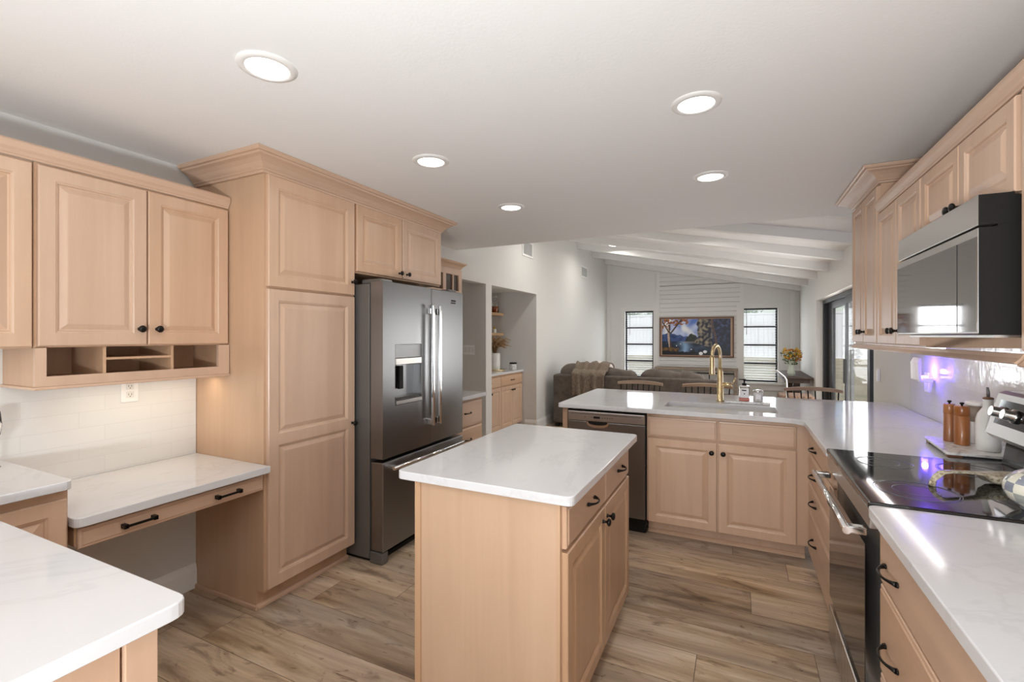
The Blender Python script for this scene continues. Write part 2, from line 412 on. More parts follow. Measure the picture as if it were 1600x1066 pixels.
# trim boards on the far wall: battens, shiplap field, casings
struct('trim_20', MB().box(-1.60, .02, YF-.018, YF-.0005, 0, 2.66-.10), 'shiplap')
b = MB().prism([(-1.60,2.55),(.02,2.55),(.02,vz(.02)-.0),(-1.60,vz(-1.60))], 1, YF-.018, YF-.0005)
struct('trim_21', b, 'shiplap')
k = 22
for x in (XL+.04, -1.64, .06, XR-.12):
    struct('trim_%d' % k, MB().box(x-.04, x+.04, YF-.028, YF-.0005, 0, vz(x)-.02), 'trimwhite'); k += 1
for x0, x1, z0, z1 in W:
    b = MB(); cw = .09
    b.box(x0-cw, x0-.002, YF-.03, YF-.0005, z0-.02, z1+cw); b.box(x1+.002, x1+cw, YF-.03, YF-.0005, z0-.02, z1+cw)
    b.box(x0-.002, x1+.002, YF-.03, YF-.0005, z1+.002, z1+cw); b.box(x0-cw-.02, x1+cw+.02, YF-.06, YF-.0005, z0-.05, z0-.02)
    b.box(x0-cw, x1+cw, YF-.03, YF-.0005, z0-.17, z0-.05)
    struct('trim_%d' % k, b, 'trimwhite'); k += 1
# sloped cornice line on the far wall
struct('trim_%d' % k, MB().prism([(XL,vz(XL)-.10),(XR,vz(XR)-.10),(XR,vz(XR)),(XL,vz(XL))], 1, YF-.09, YF-.0005), 'trimwhite'); k += 1

for i, (x0, x1, z0, z1) in enumerate(W):
    b = MB(); f = .035; ya, yb = YF+.07, YF+.11
    b.box(x0, x0+f, ya, yb, z0, z1); b.box(x1-f, x1, ya, yb, z0, z1); b.box(x0+f, x1-f, ya, yb, z0, z0+f); b.box(x0+f, x1-f, ya, yb, z1-f, z1)
    for q in (1,2,3):
        zz = z0+(z1-z0)*q/4; b.box(x0+f, x1-f, ya, yb, zz-.017, zz+.017)
    b.box(x0, x0+.012, YF+.03, ya, z0, z1); b.box(x1-.012, x1, YF+.03, ya, z0, z1)
    wn_ = struct('window_%d' % (i+1), b, 'blackframe')
    build(MB().box(x0+f, x1-f, YF+.088, YF+.092, z0+f, z1-f), 'pane', 'glass', wn_)
    # blinds hang inside the reveal, slats open
    t = thing('window_blind', ('open white slatted blind in the left far window behind the sofa','open white slatted blind in the right far window beside the flower vase')[i], 'blind', ((x0+x1)/2, YF+.045, z0))
    b = MB(); n = 28
    for q in range(n):
        zz = z0+.04+(z1-z0-.09)*q/(n-1); b.box(x0+.016, x1-.016, YF+.032, YF+.066, zz-.0015, zz+.0015)
    build(b, 'slats', 'slat', t)
    build(MB().box(x0+.014, x1-.014, YF+.03, YF+.068, z1-.03, z1-.002), 'headrail', 'black', t)
    build(MB().tube([(x0+.10,YF+.026,z1-.03),(x0+.10,YF+.026,z1-.55)], .004, 6), 'wand', 'black', t)

# sliding door, recessed in the right wall
xd = 1.20
def stile(b, ya, yb, x=xd): b.box(x, x+.035, ya, yb, .03, 1.94)
b = MB(); b.box(xd-.01, xd+.13, 5.24, 8.75, 1.93, 1.99); b.box(xd-.01, xd+.13, 5.24, 8.75, 0, .03)
b.box(xd-.01, xd+.13, 8.68, 8.75, .03, 1.93); b.box(xd-.01, xd+.13, 5.24, 5.31, .03, 1.93)
dr = struct('door_1', b, 'blackframe')
for (a, c, x) in ((8.67, 7.02, xd+.05), (7.12, 5.87, xd), (6.02, 5.32, xd+.05)):
    b = MB(); y0, y1 = min(a,c), max(a,c); st = .42 if y1 > 8 else .09
    b.box(x, x+.03, y0, y0+.10, .03, 1.93); b.box(x, x+.03, y1-st, y1, .03, 1.93)
    b.box(x, x+.03, y0+.10, y1-st, .03, .12); b.box(x, x+.03, y0+.10, y1-st, 1.84, 1.93)
    p = build(b, 'sliding_panel', 'blackframe', dr)
    build(MB().box(x+.012, x+.018, y0+.10, y1-st, .12, 1.84), 'pane', 'glass', p)
build(MB().box(xd-.035, xd-.0, 6.98, 7.01, .85, 1.15, .004), 'door_handle', 'black', dr)

# baseboards
def baseb(name, f, a0, a1):
    b = MB(f); b.prism([(0,0),(.016,0),(.016,.10),(.010,.125),(.005,.14),(0,.14)], 0, a0, a1); return struct(name, b, 'trimwhite')
baseb('baseboard_left', ((XL,0,0),(0,1),(1,0)), .86, 1.63)
baseb('baseboard_living', ((XL,0,0),(0,1),(1,0)), 6.66, YF-.03)
baseb('baseboard_niche', ((0,6.66,0),(1,0),(0,-1)), -2.99, XL+.001)
baseb('baseboard_right', ((XR,0,0),(0,1),(-1,0)), 8.76, YF-.03)
baseb('baseboard_far', ((0,YF-.029,0),(1,0),(0,-1)), XL+.02, XR-.02)

# tile fields
struct('wall_left_tile', MB().box(XL+.0005, XL+.008, .0, 1.629, .767, 1.42), 'tileL')
struct('wall_right_tile', MB().box(XR-.008, XR-.0005, -.1, 4.20, .914, 1.42), 'tileR')

# ------------------------------------------------------------------ cabinet parts
FL = lambda x: ((x,0,0),(0,1),(1,0))     # face looks +x : a=y, d=x-x0
FR = lambda x: ((x,0,0),(0,1),(-1,0))    # face looks -x : a=y
FY = lambda y: ((0,y,0),(1,0),(0,-1))    # face looks -y : a=x
FB = lambda y: ((0,y,0),(1,0),(0,1))     # face looks +y

def door_mb(f, a0, a1, z0, z1, cells=None, th=.02, st=.058):
    """raised-panel door; cells: list of z splits"""
    b = MB(f); e = .004
    cs = cells or [(z0, z1)]
    # skirt
    outer = lambda d, i: [(a0+i,d,z0+i),(a1-i,d,z0+i),(a1-i,d,z1-i),(a0+i,d,z1-i)]
    b.rings([outer(0,0), outer(th-e,0), outer(th,e)], True, False)
    for k, (c0, c1) in enumerate(cs):
        lo = st if k == 0 else st*.55; hi = st if k == len(cs)-1 else st*.55
        def rect(i, d, full=True):
            if not full: return [(a0+e, d, c0+(e if k == 0 else 0)), (a1-e, d, c0+(e if k == 0 else 0)), (a1-e, d, c1-(e if k == len(cs)-1 else 0)), (a0+e, d, c1-(e if k == len(cs)-1 else 0))]
            return [(a0+st+i,d,c0+lo+i),(a1-st-i,d,c0+lo+i),(a1-st-i,d,c1-hi-i),(a0+st+i,d,c1-hi-i)]
        b.rings([rect(0,th,False), rect(-.006,th), rect(-.002,th-.003), rect(.002,th-.004), rect(.005,th-.010), rect(.010,th-.011), rect(.030,th-.003), rect(.034,th-.002)], False, True)
    return b
def slab_mb(f, a0, a1, z0, z1, th=.02):
    b = MB(f); r = lambda d, i: [(a0+i,d,z0+i),(a1-i,d,z0+i),(a1-i,d,z1-i),(a0+i,d,z1-i)]
    return b.rings([r(0,0), r(th-.007,0), r(th-.004,.003), r(th-.003,.010), r(th,.014)])
def knob(f, a, z, parent, d=.02):
    b = MB(f); seg = 14
    prof = [(.009,0),(.008,.003),(.0055,.006),(.005,.016),(.010,.019),(.0155,.023),(.0165,.027),(.014,.032),(.007,.0345),(.001,.035)]
    b.rings([[(a+r*math.cos(2*PI*i/seg), d+t, z+r*math.sin(2*PI*i/seg)) for i in range(seg)] for r, t in prof], True, True, True)
    return build(b, 'knob', 'blackmetal', parent)
def pull(f, a, z, parent, l=.10, d=.02, straight=False):
    b = MB(f)
    if straight:
        b.box(a-l/2, a+l/2, d+.022, d+.030, z-.005, z+.005, .002)
        for s in (-1,1): b.box(a+s*(l/2-.005)-.008, a+s*(l/2-.005)+.008, d, d+.030, z-.009, z+.009, .002)
    else:
        pts = []; rr = []
        for i in range(17):
            t = -1+i/8; pts.append((a+t*l/2, d+.004+.026*(1-abs(t)**2.6), z)); rr.append(.0036+.0045*abs(t)**5)
        b.tube(pts, .004, 8, rr)
        for s in (-1,1): b.ball((a+s*l/2, d+.003, z), (.010,.004,.008), 10, 6)
    return build(b, 'pull_handle', 'blackmetal', parent)
def door(root, f, a0, a1, z0, z1, kn=None, cells=None, st=.058, m='wood'):
    d = build(door_mb(f, a0, a1, z0, z1, cells, st=st), 'door', m, root)
    if kn: knob(f, kn[0], kn[1], d)
    return d
def drawer(root, f, a0, a1, z0, z1, pulls=(), straight=False, l=.10, name='drawer'):
    d = build(slab_mb(f, a0, a1, z0, z1), name, 'woodh', root)
    for a, z in pulls: pull(f, a, z, d, l, straight=straight)
    return d
def crown_poly(h, p):
    """profile (out, up) of a crown moulding, height h, projection p"""
    return [(0,0),(.12*p,0),(.14*p,.10*h),(.22*p,.14*h),(.22*p,.22*h),(.30*p,.30*h),(.42*p,.46*h),(.62*p,.62*h),(.80*p,.70*h),(.84*p,.78*h),(.95*p,.80*h),(p,.88*h),(p,h),(0,h)]
SLIM = [(0,0),(.006,0),(.008,.006),(.012,.010),(.016,.020),(.024,.030),(.027,.042),(.026,.054),(.020,.062),(0,.062)]
def crown_mb(path_fn, h, p, z, slim=False):
    """path_fn(out) -> list of xy points of the moulding path offset outwards by out"""
    b = MB(); prof = SLIM if slim else crown_poly(h, p)
    rings = []
    paths = [path_fn(o) for o, _ in prof]
    for k in range(len(paths[0])):
        rings.append([(paths[i][k][0], paths[i][k][1], z+prof[i][1]) for i in range(len(prof))])
    return b.rings(rings)

def edge_slab(poly, z0, z1, r=.02, holes=None, corners=()):
    """countertop from an outline; corners in `corners` are rounded"""
    pts = []
    n = len(poly)
    for i, p in enumerate(poly):
        if i in corners:
            a = Vector(poly[i-1]); c = Vector(poly[(i+1)%n]); q = Vector(p)
            d1 = (a-q).normalized(); d2 = (c-q).normalized(); s, e = q+d1*r, q+d2*r
            for t in range(6):
                t /= 5; pts.append(tuple((s*(1-t)+q*t)*(1-t)+(q*(1-t)+e*t)*t))
        else: pts.append(tuple(p))
    b = MB(); cen = Vector((sum(p[0] for p in pts)/len(pts), sum(p[1] for p in pts)/len(pts)))
    def off(i, d):
        a = Vector(pts[i-1]); q = Vector(pts[i]); c = Vector(pts[(i+1)%len(pts)])
        e1 = (q-a).normalized(); e2 = (c-q).normalized()
        n1 = Vector((-e1.y, e1.x)); n2 = Vector((-e2.y, e2.x)); m_ = (n1+n2)
        m_ = m_/max(m_.length_squared, 1e-6)*2
        return q+m_*d
    area2 = sum(pts[i-1][0]*pts[i][1]-pts[i][0]*pts[i-1][1] for i in range(len(pts)))
    sg = 1 if area2 > 0 else -1
    ring = lambda d, z: [(*off(i, sg*d), z) for i in range(len(pts))]
    R = [[b.v(p) for p in q] for q in (ring(.002, z0), ring(0, z0+.002), ring(0, z1-.003), ring(.001, z1-.001), ring(.003, z1))]
    n = len(pts)
    for p, q in zip(R, R[1:]):
        for i in range(n): b.face([p[i], p[(i+1)%n], q[(i+1)%n], q[i]])
    hb, ht = [], []
    for hole in holes or []:
        lo_ = [b.v((*p, z0)) for p in hole]; hi_ = [b.v((*p, z1)) for p in hole]; m_ = len(hole)
        for i in range(m_): b.face([lo_[i], lo_[(i+1)%m_], hi_[(i+1)%m_], hi_[i]])
        hb.append(lo_); ht.append(hi_)
    for loops in ([R[0]]+hb, [R[-1]]+ht):
        es = [b.bm.edges.get((lp[i], lp[(i+1)%len(lp)])) for lp in loops for i in range(len(lp))]
        bmesh.ops.triangle_fill(b.bm, edges=es, use_beauty=True, use_dissolve=False)
    return b
CT, CB = .914, .882    # counter top / underside

# ================================================================== LEFT RUN
FACE = -2.51
# wall cabinet at the far left (partly in frame)
t = thing('wall_cabinet', 'maple wall cabinet cut by the left edge of the photo', 'cabinet', (-2.645,.47,1.385))
f = FL(FACE)
build(MB().box(XL+.001, FACE, .10, .842, 1.385, 2.125), 'carcass', 'dwood', t)
door(t, f, .115, .4755, 1.392, 2.115, (.445,1.467)); door(t, f, .4795, .838, 1.392, 2.115, (.51,1.467))
# desk wall cabinet with pigeonholes
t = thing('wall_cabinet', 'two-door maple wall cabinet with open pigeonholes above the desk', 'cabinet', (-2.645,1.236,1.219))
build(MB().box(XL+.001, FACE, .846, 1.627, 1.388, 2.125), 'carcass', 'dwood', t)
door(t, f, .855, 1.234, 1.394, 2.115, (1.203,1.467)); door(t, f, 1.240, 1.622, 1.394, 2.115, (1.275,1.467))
b = MB(); g = .012
b.box(XL+.001, FACE, .846, .858, 1.232, 1.387); b.box(XL+.001, FACE, 1.612, 1.627, 1.232, 1.387)
b.box(XL+.001, FACE, .858, 1.612, 1.232, 1.262)
b.box(XL+.001, XL+.012, .858, 1.612, 1.262, 1.387)
for y in (1.078, 1.352): b.box(XL+.012, FACE, y-.006, y+.006, 1.262, 1.387)
b.box(XL+.012, FACE, 1.084, 1.346, 1.330, 1.340)
bmesh.ops.translate(b.bm, verts=b.bm.verts, vec=(0,0,0))
ph = build(b, 'pigeonhole_box', 'dwood', t)
b = MB(f); b.box(.846,.880,0,.018,1.232,1.387); b.box(1.570,1.627,0,.018,1.232,1.387); b.box(.880,1.570,0,.018,1.232,1.272)
build(b, 'face_frame', 'wood', ph)
b = MB(); b.box(XL+.001, FACE+.028, .838, 1.628, 1.219, 1.2315, .004)
build(b, 'bottom_rail', 'woodh', ph)
# crown on the two left wall cabinets (runs continuously)
cr = crown_mb(lambda o: [(FACE+.004+o, .10), (FACE+.004+o, 1.627)], .062, .04, 2.1255, True)
tag(build(cr, 'cabinet_moulding', 'woodh'), 'slim maple top moulding running over the left wall cabinets', 'moulding')
# under-cabinet lamps
for (x, y, e, sx) in ((-2.62, 1.32, .9, .5), (-2.62, .42, .7, .5)):
    z = 1.214 if y > .8 else 1.38
    area('under_cabinet_lamp', (x, y, z-.004), .05, e, (1,.86,.66), (0,0,0), .55)

# pantry
t = thing('pantry_cabinet', 'tall maple pantry cabinet with two stacked doors beside the fridge', 'cabinet', (-2.5,1.948,0))
P = -2.22; f = FL(P)
b = MB(); b.box(XL+.001, P, 1.632, 2.264, .10, 2.2805); b.box(XL+.001, -2.28, 1.632, 2.264, 0, .10)
build(b, 'carcass', 'dwood', t)
door(t, f, 1.646, 2.256, 1.694, 2.280, (2.262-.03,1.775), st=.065)
door(t, f, 1.646, 2.256, .112, 1.682, (2.262-.03,.885), cells=[(.112,.885),(.885,1.682)], st=.065)
b = MB(); b.prism([(-2.279,0),(-2.262,0),(-2.262,.012),(-2.270,.022),(-2.279,.024)], 1, 1.632, 2.264)
build(b, 'shoe_moulding', 'woodh', t)
build(MB().box(XL+.001, -2.262, 1.618, 1.6315, 0, .022, .003), 'shoe_moulding', 'woodh', t)
# cabinet over the fridge
t = thing('wall_cabinet', 'two-door maple cabinet above the fridge', 'cabinet', (-2.5,2.745,1.87))
build(MB().box(XL+.001, P, 2.2665, 3.225, 1.84, 2.2805), 'carcass', 'dwood', t)
door(t, f, 2.275, 2.722, 1.850, 2.280, (2.69,1.885)); door(t, f, 2.730, 3.218, 1.850, 2.280, (2.775,1.885))
# crown over pantry and fridge cabinet
cr = crown_mb(lambda o: [(XL+.01, 1.632-o), (P+.0+o, 1.632-o), (P+o, 3.225+o), (XL+.01, 3.225+o)], .098, .105, 2.2812)
tag(build(cr, 'crown_moulding', 'woodh'), 'deep maple crown moulding over the pantry and fridge cabinets', 'moulding')

# ---- refrigerator
FX = -1.994
t = thing('refrigerator', 'stainless french-door refrigerator with water dispenser', 'refrigerator', (-2.4,2.75,0))
b = MB(); b.box(-2.76, -2.10, 2.277, 3.222, .025, 1.765, .004)
build(b, 'body', 'steeld', t)
build(MB().box(-2.70, -2.06, 2.30, 3.20, 0, .0245), 'base', 'black', t)
build(MB().box(-2.099, FX-.004, 2.277, 2.335, .003, .075, .006), 'foot_cover', 'steeld', t)
build(MB().box(-2.099, FX-.004, 3.165, 3.222, .003, .075, .006), 'foot_cover', 'steeld', t)
build(MB().box(-2.20, -2.03, 2.31, 2.42, 1.7655, 1.800, .012), 'hinge_cover', 'steeld', t)
build(MB().box(-2.20, -2.03, 3.08, 3.19, 1.7655, 1.800, .012), 'hinge_cover', 'steeld', t)
def fdoor(y0, y1, z0, z1, hole=None):
    b = MB(); x0, x1 = -2.092, FX
    if not hole: b.box(x0, x1, y0, y1, z0, z1, .008, 3); return b
    hy0, hy1, hz0, hz1 = hole; ys = [y0, hy0, hy1, y1]; zs = [z0, hz0, hz1, z1]
    G = {(i,j): b.v((x1,ys[i],zs[j])) for i in range(4) for j in range(4)}
    for i in range(3):
        for j in range(3):
            if (i,j) != (1,1): b.face([G[i,j],G[i+1,j],G[i+1,j+1],G[i,j+1]])
    Bk = {(i,j): b.v((x0,ys[i],zs[j])) for i in (0,3) for j in (0,3)}
    I = {(i,j): b.v((x1-.07,ys[i],zs[j])) for i in (1,2) for j in (1,2)}
    b.face([Bk[0,0],Bk[3,0],Bk[3,3],Bk[0,3]])
    b.face([G[0,0],G[1,0],G[2,0],G[3,0],Bk[3,0],Bk[0,0]]); b.face([G[0,3],G[1,3],G[2,3],G[3,3],Bk[3,3],Bk[0,3]])
    b.face([G[0,0],G[0,1],G[0,2],G[0,3],Bk[0,3],Bk[0,0]]); b.face([G[3,0],G[3,1],G[3,2],G[3,3],Bk[3,3],Bk[3,0]])
    q = [(1,1),(2,1),(2,2),(1,2)]
    for k in range(4): b.face([G[q[k]],G[q[(k+1)%4]],I[q[(k+1)%4]],I[q[k]]])
    b.face([I[k] for k in q]); return b
ld = build(fdoor(2.280, 2.788, .662, 1.778, (2.395,2.675,.985,1.380)), 'door', 'steel', t)
rd = build(fdoor(2.796, 3.222, .662, 1.778), 'door', 'steel', t)
fd = build(fdoor(2.280, 3.222, .080, .640), 'freezer_drawer', 'steel', t)
dp = build(MB().box(FX-.05, FX-.001, 2.398, 2.672, 1.292, 1.377), 'dispenser_panel', 'ovenglass', ld)
dd = build(MB().box(FX-.05, FX+.004, 2.398, 2.672, 1.245, 1.290, .004), 'dispenser_rail', 'steelh', ld)
build(MB().prism([(FX-.069,.990),(FX+.008,.990),(FX+.008,1.012),(FX-.02,1.03),(FX-.069,1.03)], 1, 2.400, 2.670), 'drip_tray', 'steelh', ld)
build(MB().box(FX-.068, FX-.055, 2.42, 2.475, 1.10, 1.23, .004).box(FX-.06, FX-.04, 2.49, 2.53, 1.08, 1.235, .004), 'paddle', 'black', ld)
for dd_, yy in ((ld, 2.752), (rd, 2.835)):
    b = MB(); b.box(FX+.032, FX+.056, yy-.011, yy+.011, .80, 1.655, .005)
    for zz in (.825, 1.610): b.box(FX+.0005, FX+.034, yy-.012, yy+.012, zz-.022, zz+.022, .004)
    build(b, 'handle', 'chrome', dd_)
b = MB(); b.tube([(FX+.045,2.33,.60),(FX+.045,3.17,.60)], .012, 10)
for yy in (2.36, 3.14): b.box(FX+.0005, FX+.042, yy-.014, yy+.014, .588, .612, .003)
build(b, 'handle', 'chrome', fd)
b = MB(); 
for q in range(6): b.box(FX+.0005, FX+.0015, 3.050+q*.011, 3.058+q*.011, 1.700, 1.712)
for q in range(7): b.box(FX+.0005, FX+.0015, 3.046+q*.010, 3.052+q*.010, 1.684, 1.694)
build(b, 'badge', 'black', rd)

# ---- desk
t = thing('desk', 'built-in maple desk drawer unit under the low quartz top', 'desk', (-2.5,1.24,.64))
DX = -2.225; f = FL(DX)
build(MB().box(-2.70, DX, .862, 1.628, .650, .730), 'carcass', 'dwood', t)
drawer(t, f, .868, 1.622, .640, .715, ((1.06,.680),(1.43,.680)), True, .115)
o = build(edge_slab([(XL+.009,.845),(-2.165,.845),(-2.165,1.630),(XL+.009,1.630)], .732, .767, .03, corners=(1,)), 'worktop', 'quartz')
tag(o, 'low white quartz desktop against the pantry side', 'worktop')

# ---- corner base cabinet and the stub run
t = thing('base_cabinet', 'maple base cabinet left of the desk under the raised quartz top', 'cabinet', (-2.5,.4,0))
f = FL(-2.215)
build(MB().box(XL+.001, -2.215, -.09, .840, .10, CB-.001).box(XL+.001, -2.28, -.09, .840, 0, .0995), 'carcass', 'dwood', t)
door(t, f, .575, .832, .112, .845)
t = thing('base_cabinet', 'maple peninsula base cabinet in the bottom left corner', 'cabinet', (-1.6,.24,0))
f = FB(.520)
build(MB().box(-2.190, -1.035, -.09, .520, .10, CB-.001).box(-2.190, -1.06, -.09, .46, 0, .0995), 'carcass', 'wood', t)
for a0, a1 in ((-2.10,-1.60),(-1.595,-1.045)): door(t, f, a0, a1, .112, .690, ((a0+a1)/2,.6)); drawer(t, f, a0, a1, .70, .855, (((a0+a1)/2,.78),))
b = MB(); b.box(-1.0345, -1.018, -.085, .46, .10, CB-.002); build(b, 'end_panel', 'wood', t)
build(MB().box(-1.0345, -1.010, .465, .519, .10, CB-.002, .002), 'end_stile', 'wood', t)
o = build(edge_slab([(XL+.009,-.12),(-.985,-.12),(-.985,.565),(-2.165,.565),(-2.165,.842),(XL+.009,.842)], CB, CT, .035, corners=(1,2,4)), 'worktop', 'quartz')
tag(o, 'L-shaped white quartz worktop in the bottom left corner', 'worktop')
# drinking glass at the left edge
b = MB(); b.lathe([(.034,0),(.034,.002),(.008,.006),(.005,.02),(.004,.09),(.012,.10),(.034,.13),(.038,.17),(.033,.22),(.0315,.22),(.036,.17),(.032,.132),(.004,.105)], (-2.655,.765,CT+.0005), 24)
tag(build(b, 'wine_glass', 'clear'), 'clear stemmed glass at the left edge on the raised worktop', 'glass')

# outlet on the tile
def outlet(f, a, z, label, nm='wall_outlet'):
    o_, u, n = f; t = thing(nm, label, 'outlet', (o_[0]+a*u[0], o_[1]+a*u[1], z-.058))
    build(MB(f).box(a-.038, a+.038, .0005, .006, z-.058, z+.058, .002), 'cover_plate', 'plate', t)
    for s in (-1,1):
        r = build(MB(f).box(a-.017, a+.017, .0062, .0085, z+s*.021-.016, z+s*.021+.016, .001), 'receptacle', 'ceramic', t)
        b = MB(f)
        for q in (-.007,.006): b.box(a+q-.001, a+q+.001, .0086, .0092, z+s*.021-.002, z+s*.021+.007)
        b.box(a-.002, a+.002, .0086, .0092, z+s*.021-.010, z+s*.021-.006)
        build(b, 'socket_slots', 'black', r)
    return t
outlet(FL(XL+.008), 1.303, 1.157, 'white duplex wall outlet on the tile above the desk')

# ---- small drawer base beyond the fridge, hall end
t = thing('base_cabinet', 'narrow maple drawer base between the fridge and the hall opening', 'cabinet', (-2.45,3.52,0))
f = FL(-2.155)
build(MB().box(XL+.001, -2.155, 3.245, 3.800, .10, CB-.001).box(XL+.001, -2.22, 3.245, 3.80, 0, .0995), 'carcass', 'dwood', t)
for z0, z1 in ((.64,.855),(.40,.63),(.112,.39)): drawer(t, f, 3.255, 3.790, z0, z1, ((3.53,(z0+z1)/2+.01),))
o = build(edge_slab([(XL+.001,3.240),(-2.105,3.240),(-2.105,3.835),(XL+.001,3.835)], CB, CT, .02, corners=(2,)), 'worktop', 'quartz')
tag(o, 'short white quartz worktop just right of the fridge', 'worktop')
t = thing('glass_door_cabinet', 'small maple wall cabinet with glass panes right of the fridge', 'cabinet', (-2.62,3.6,1.40))
f = FL(-2.47)
build(MB().box(XL+.001, -2.47, 3.245, 3.945, 1.40, 2.10), 'carcass', 'wood', t)
b = MB(f)
y0, y1, z0, z1 = 3.25, 3.94, 1.405, 2.075; st = .055; c1 = 3.64
b.box(y0, y0+st, 0, .02, z0, z1); b.box(y1-st, y1, 0, .02, z0, z1); b.box(y0+st, y1-st, 0, .02, z0, z0+st); b.box(y0+st, y1-st, 0, .02, z1-st, z1)
b.box(3.615, 3.665, 0, .02, z0+st, z1-st); b.box(3.79-.008, 3.79+.008, .004, .018, z0+st, z1-st); 
for zz in (1.62,1.86): b.box(y0+st, 3.615, .004, .018, zz-.008, zz+.008); b.box(3.665, 3.782, .004, .018, zz-.008, zz+.008); b.box(3.798, y1-st, .004, .018, zz-.008, zz+.008)
d = build(b, 'door', 'wood', t)
build(MB(f).box(y0+st, y1-st, .001, .0035, z0+st, z1-st), 'glass_panes', 'cabglass', d)
cr = crown_mb(lambda o: [(-2.47+o, 3.245), (-2.47+o, 3.945+o), (XL+.01, 3.945+o)], .06, .05, 2.085)
build(cr, 'crown', 'woodh', t)

# switch plate on the hall partition
t = thing('light_switch', 'white triple light switch plate on the grey hall wall right of the fridge', 'switch', (-3.03,5.054,1.20))
f = FY(5.06)
build(MB(f).box(-3.12, -2.955, .0005, .006, 1.20, 1.32, .002), 'cover_plate', 'plate', t)
for q in range(3): build(MB(f).box(-3.105+q*.052, -3.073+q*.052, .0062, .010, 1.227, 1.293, .001), 'rocker', 'ceramic', t)

# ---- niche bar
t = thing('base_cabinet', 'maple bar base cabinet with doors and drawers inside the niche', 'cabinet', (-3.3,5.93,0))
NX = -3.05; f = FL(NX)
build(MB().box(-3.655, NX, 5.215, 6.655, .10, CB-.001).box(-3.655, NX-.06, 5.215, 6.655, 0, .0995), 'carcass', 'dwood', t)
for k, (a0, a1) in enumerate(((5.225,5.572),(5.576,5.925),(5.935,6.285),(6.289,6.645))):
    door(t, f, a0, a1, .112, .700, ((a1-.03) if k % 2 == 0 else (a0+.03), .64), st=.05)
for a0, a1 in ((5.225,5.925),(5.935,6.645)): drawer(t, f, a0, a1, .712, .855, (((a0+a1)/2,.785),))
o = build(MB().box(-3.655, NX+.035, 5.212, 6.657, CB, CT, .003), 'worktop', 'quartz'); tag(o, 'white quartz bar top inside the niche', 'worktop')
for zz, lb in ((1.79,'upper'), (1.48,'lower')):
    o = build(MB().box(-3.659, -3.33, 5.50, 6.60, zz-.04, zz, .003), 'floating_shelf', 'oak')
    tag(o, lb+' oak floating shelf in the bar niche', 'shelf', None)
# decanter on the upper shelf
cx, cy = -3.40, 6.43
t = thing('whisky_decanter', 'glass decanter of amber whisky on the upper niche shelf', 'decanter', (cx,cy,1.7905))
build(MB().lathe([(.058,0),(.060,.004),(.060,.15),(.052,.17),(.022,.185),(.020,.215),(.028,.222),(.026,.226),(.018,.222),(.018,.19),(.05,.165),(.057,.15),(.057,.006),(.001,.006)], (cx,cy,1.7905), 20), 'bottle', 'clear', t)
build(MB().lathe([(.055,.008),(.055,.098),(.001,.098)], (cx,cy,1.7905), 20), 'whisky', 'whisky', t)
build(MB().lathe([(.016,.200),(.017,.228),(.030,.236),(.034,.252),(.028,.272),(.004,.28)], (cx,cy,1.7905), 16), 'stopper', 'clear', t)
# candle on the lower shelf
t = thing('candle', 'small pale candle on the lower niche shelf', 'candle', (-3.40,6.41,1.4805))
build(MB().lathe([(.03,0),(.032,.004),(.032,.055),(.028,.06)], (-3.40,6.41,1.4805), 16), 'cup', 'ceramic', t)
build(MB().lathe([(.012,.055),(.014,.085),(.004,.10)], (-3.40,6.41,1.4805), 12), 'wax', M['leafw'], t)
# pampas vase, tray, jar on the bar top
cx, cy = -3.30, 6.24
b = MB(); b.lathe([(.14,0),(.145,.004),(.145,.016),(.135,.016),(.130,.008),(.001,.008)], (-3.29,6.25,CT+.0005), 28)
tag(build(b, 'round_tray', 'gold'), 'round gold tray on the niche bar top', 'tray')
t = thing('vase', 'white ceramic vase with dried pampas on the gold tray', 'vase', (cx,cy,CT+.0095))
build(MB().lathe([(.070,0),(.076,.006),(.080,.10),(.078,.24),(.074,.255),(.066,.255),(.068,.02),(.001,.02)], (cx,cy,CT+.0095), 24), 'vase_body', 'ceramic', t)
b = MB()
for i in range(80):
    a = random.uniform(0, 2*PI); s = random.uniform(.04,.20); h = random.uniform(.10,.26)*(1.2-s*2)
    p0 = Vector((cx, cy, CT+.20)); p1 = p0+Vector((math.cos(a)*s*.4, math.sin(a)*s*.4, .10+h*.6)); p2 = p0+Vector((math.cos(a)*s, math.sin(a)*s, .06+h)); p3 = p2+Vector((math.cos(a)*s*.5, math.sin(a)*s*.5, -.03))
    b.tube([p0,p1,p2,p3], .004, 5, [.0015,.004,.009,.002])
build(b, 'pampas', 'pampas', t)
t = thing('storage_jar', 'small glass jar with black lid on the niche bar top', 'jar', (-3.12,6.50,CT+.0005))
build(MB().lathe([(.052,0),(.055,.005),(.055,.08),(.050,.09)], (-3.12,6.50,CT+.0005), 18), 'jar_body', M['cabglass'] if False else 'marble', t)
build(MB().lathe([(.054,.0905),(.056,.095),(.056,.108),(.05,.112)], (-3.12,6.50,CT+.0005), 18), 'lid', 'black', t)

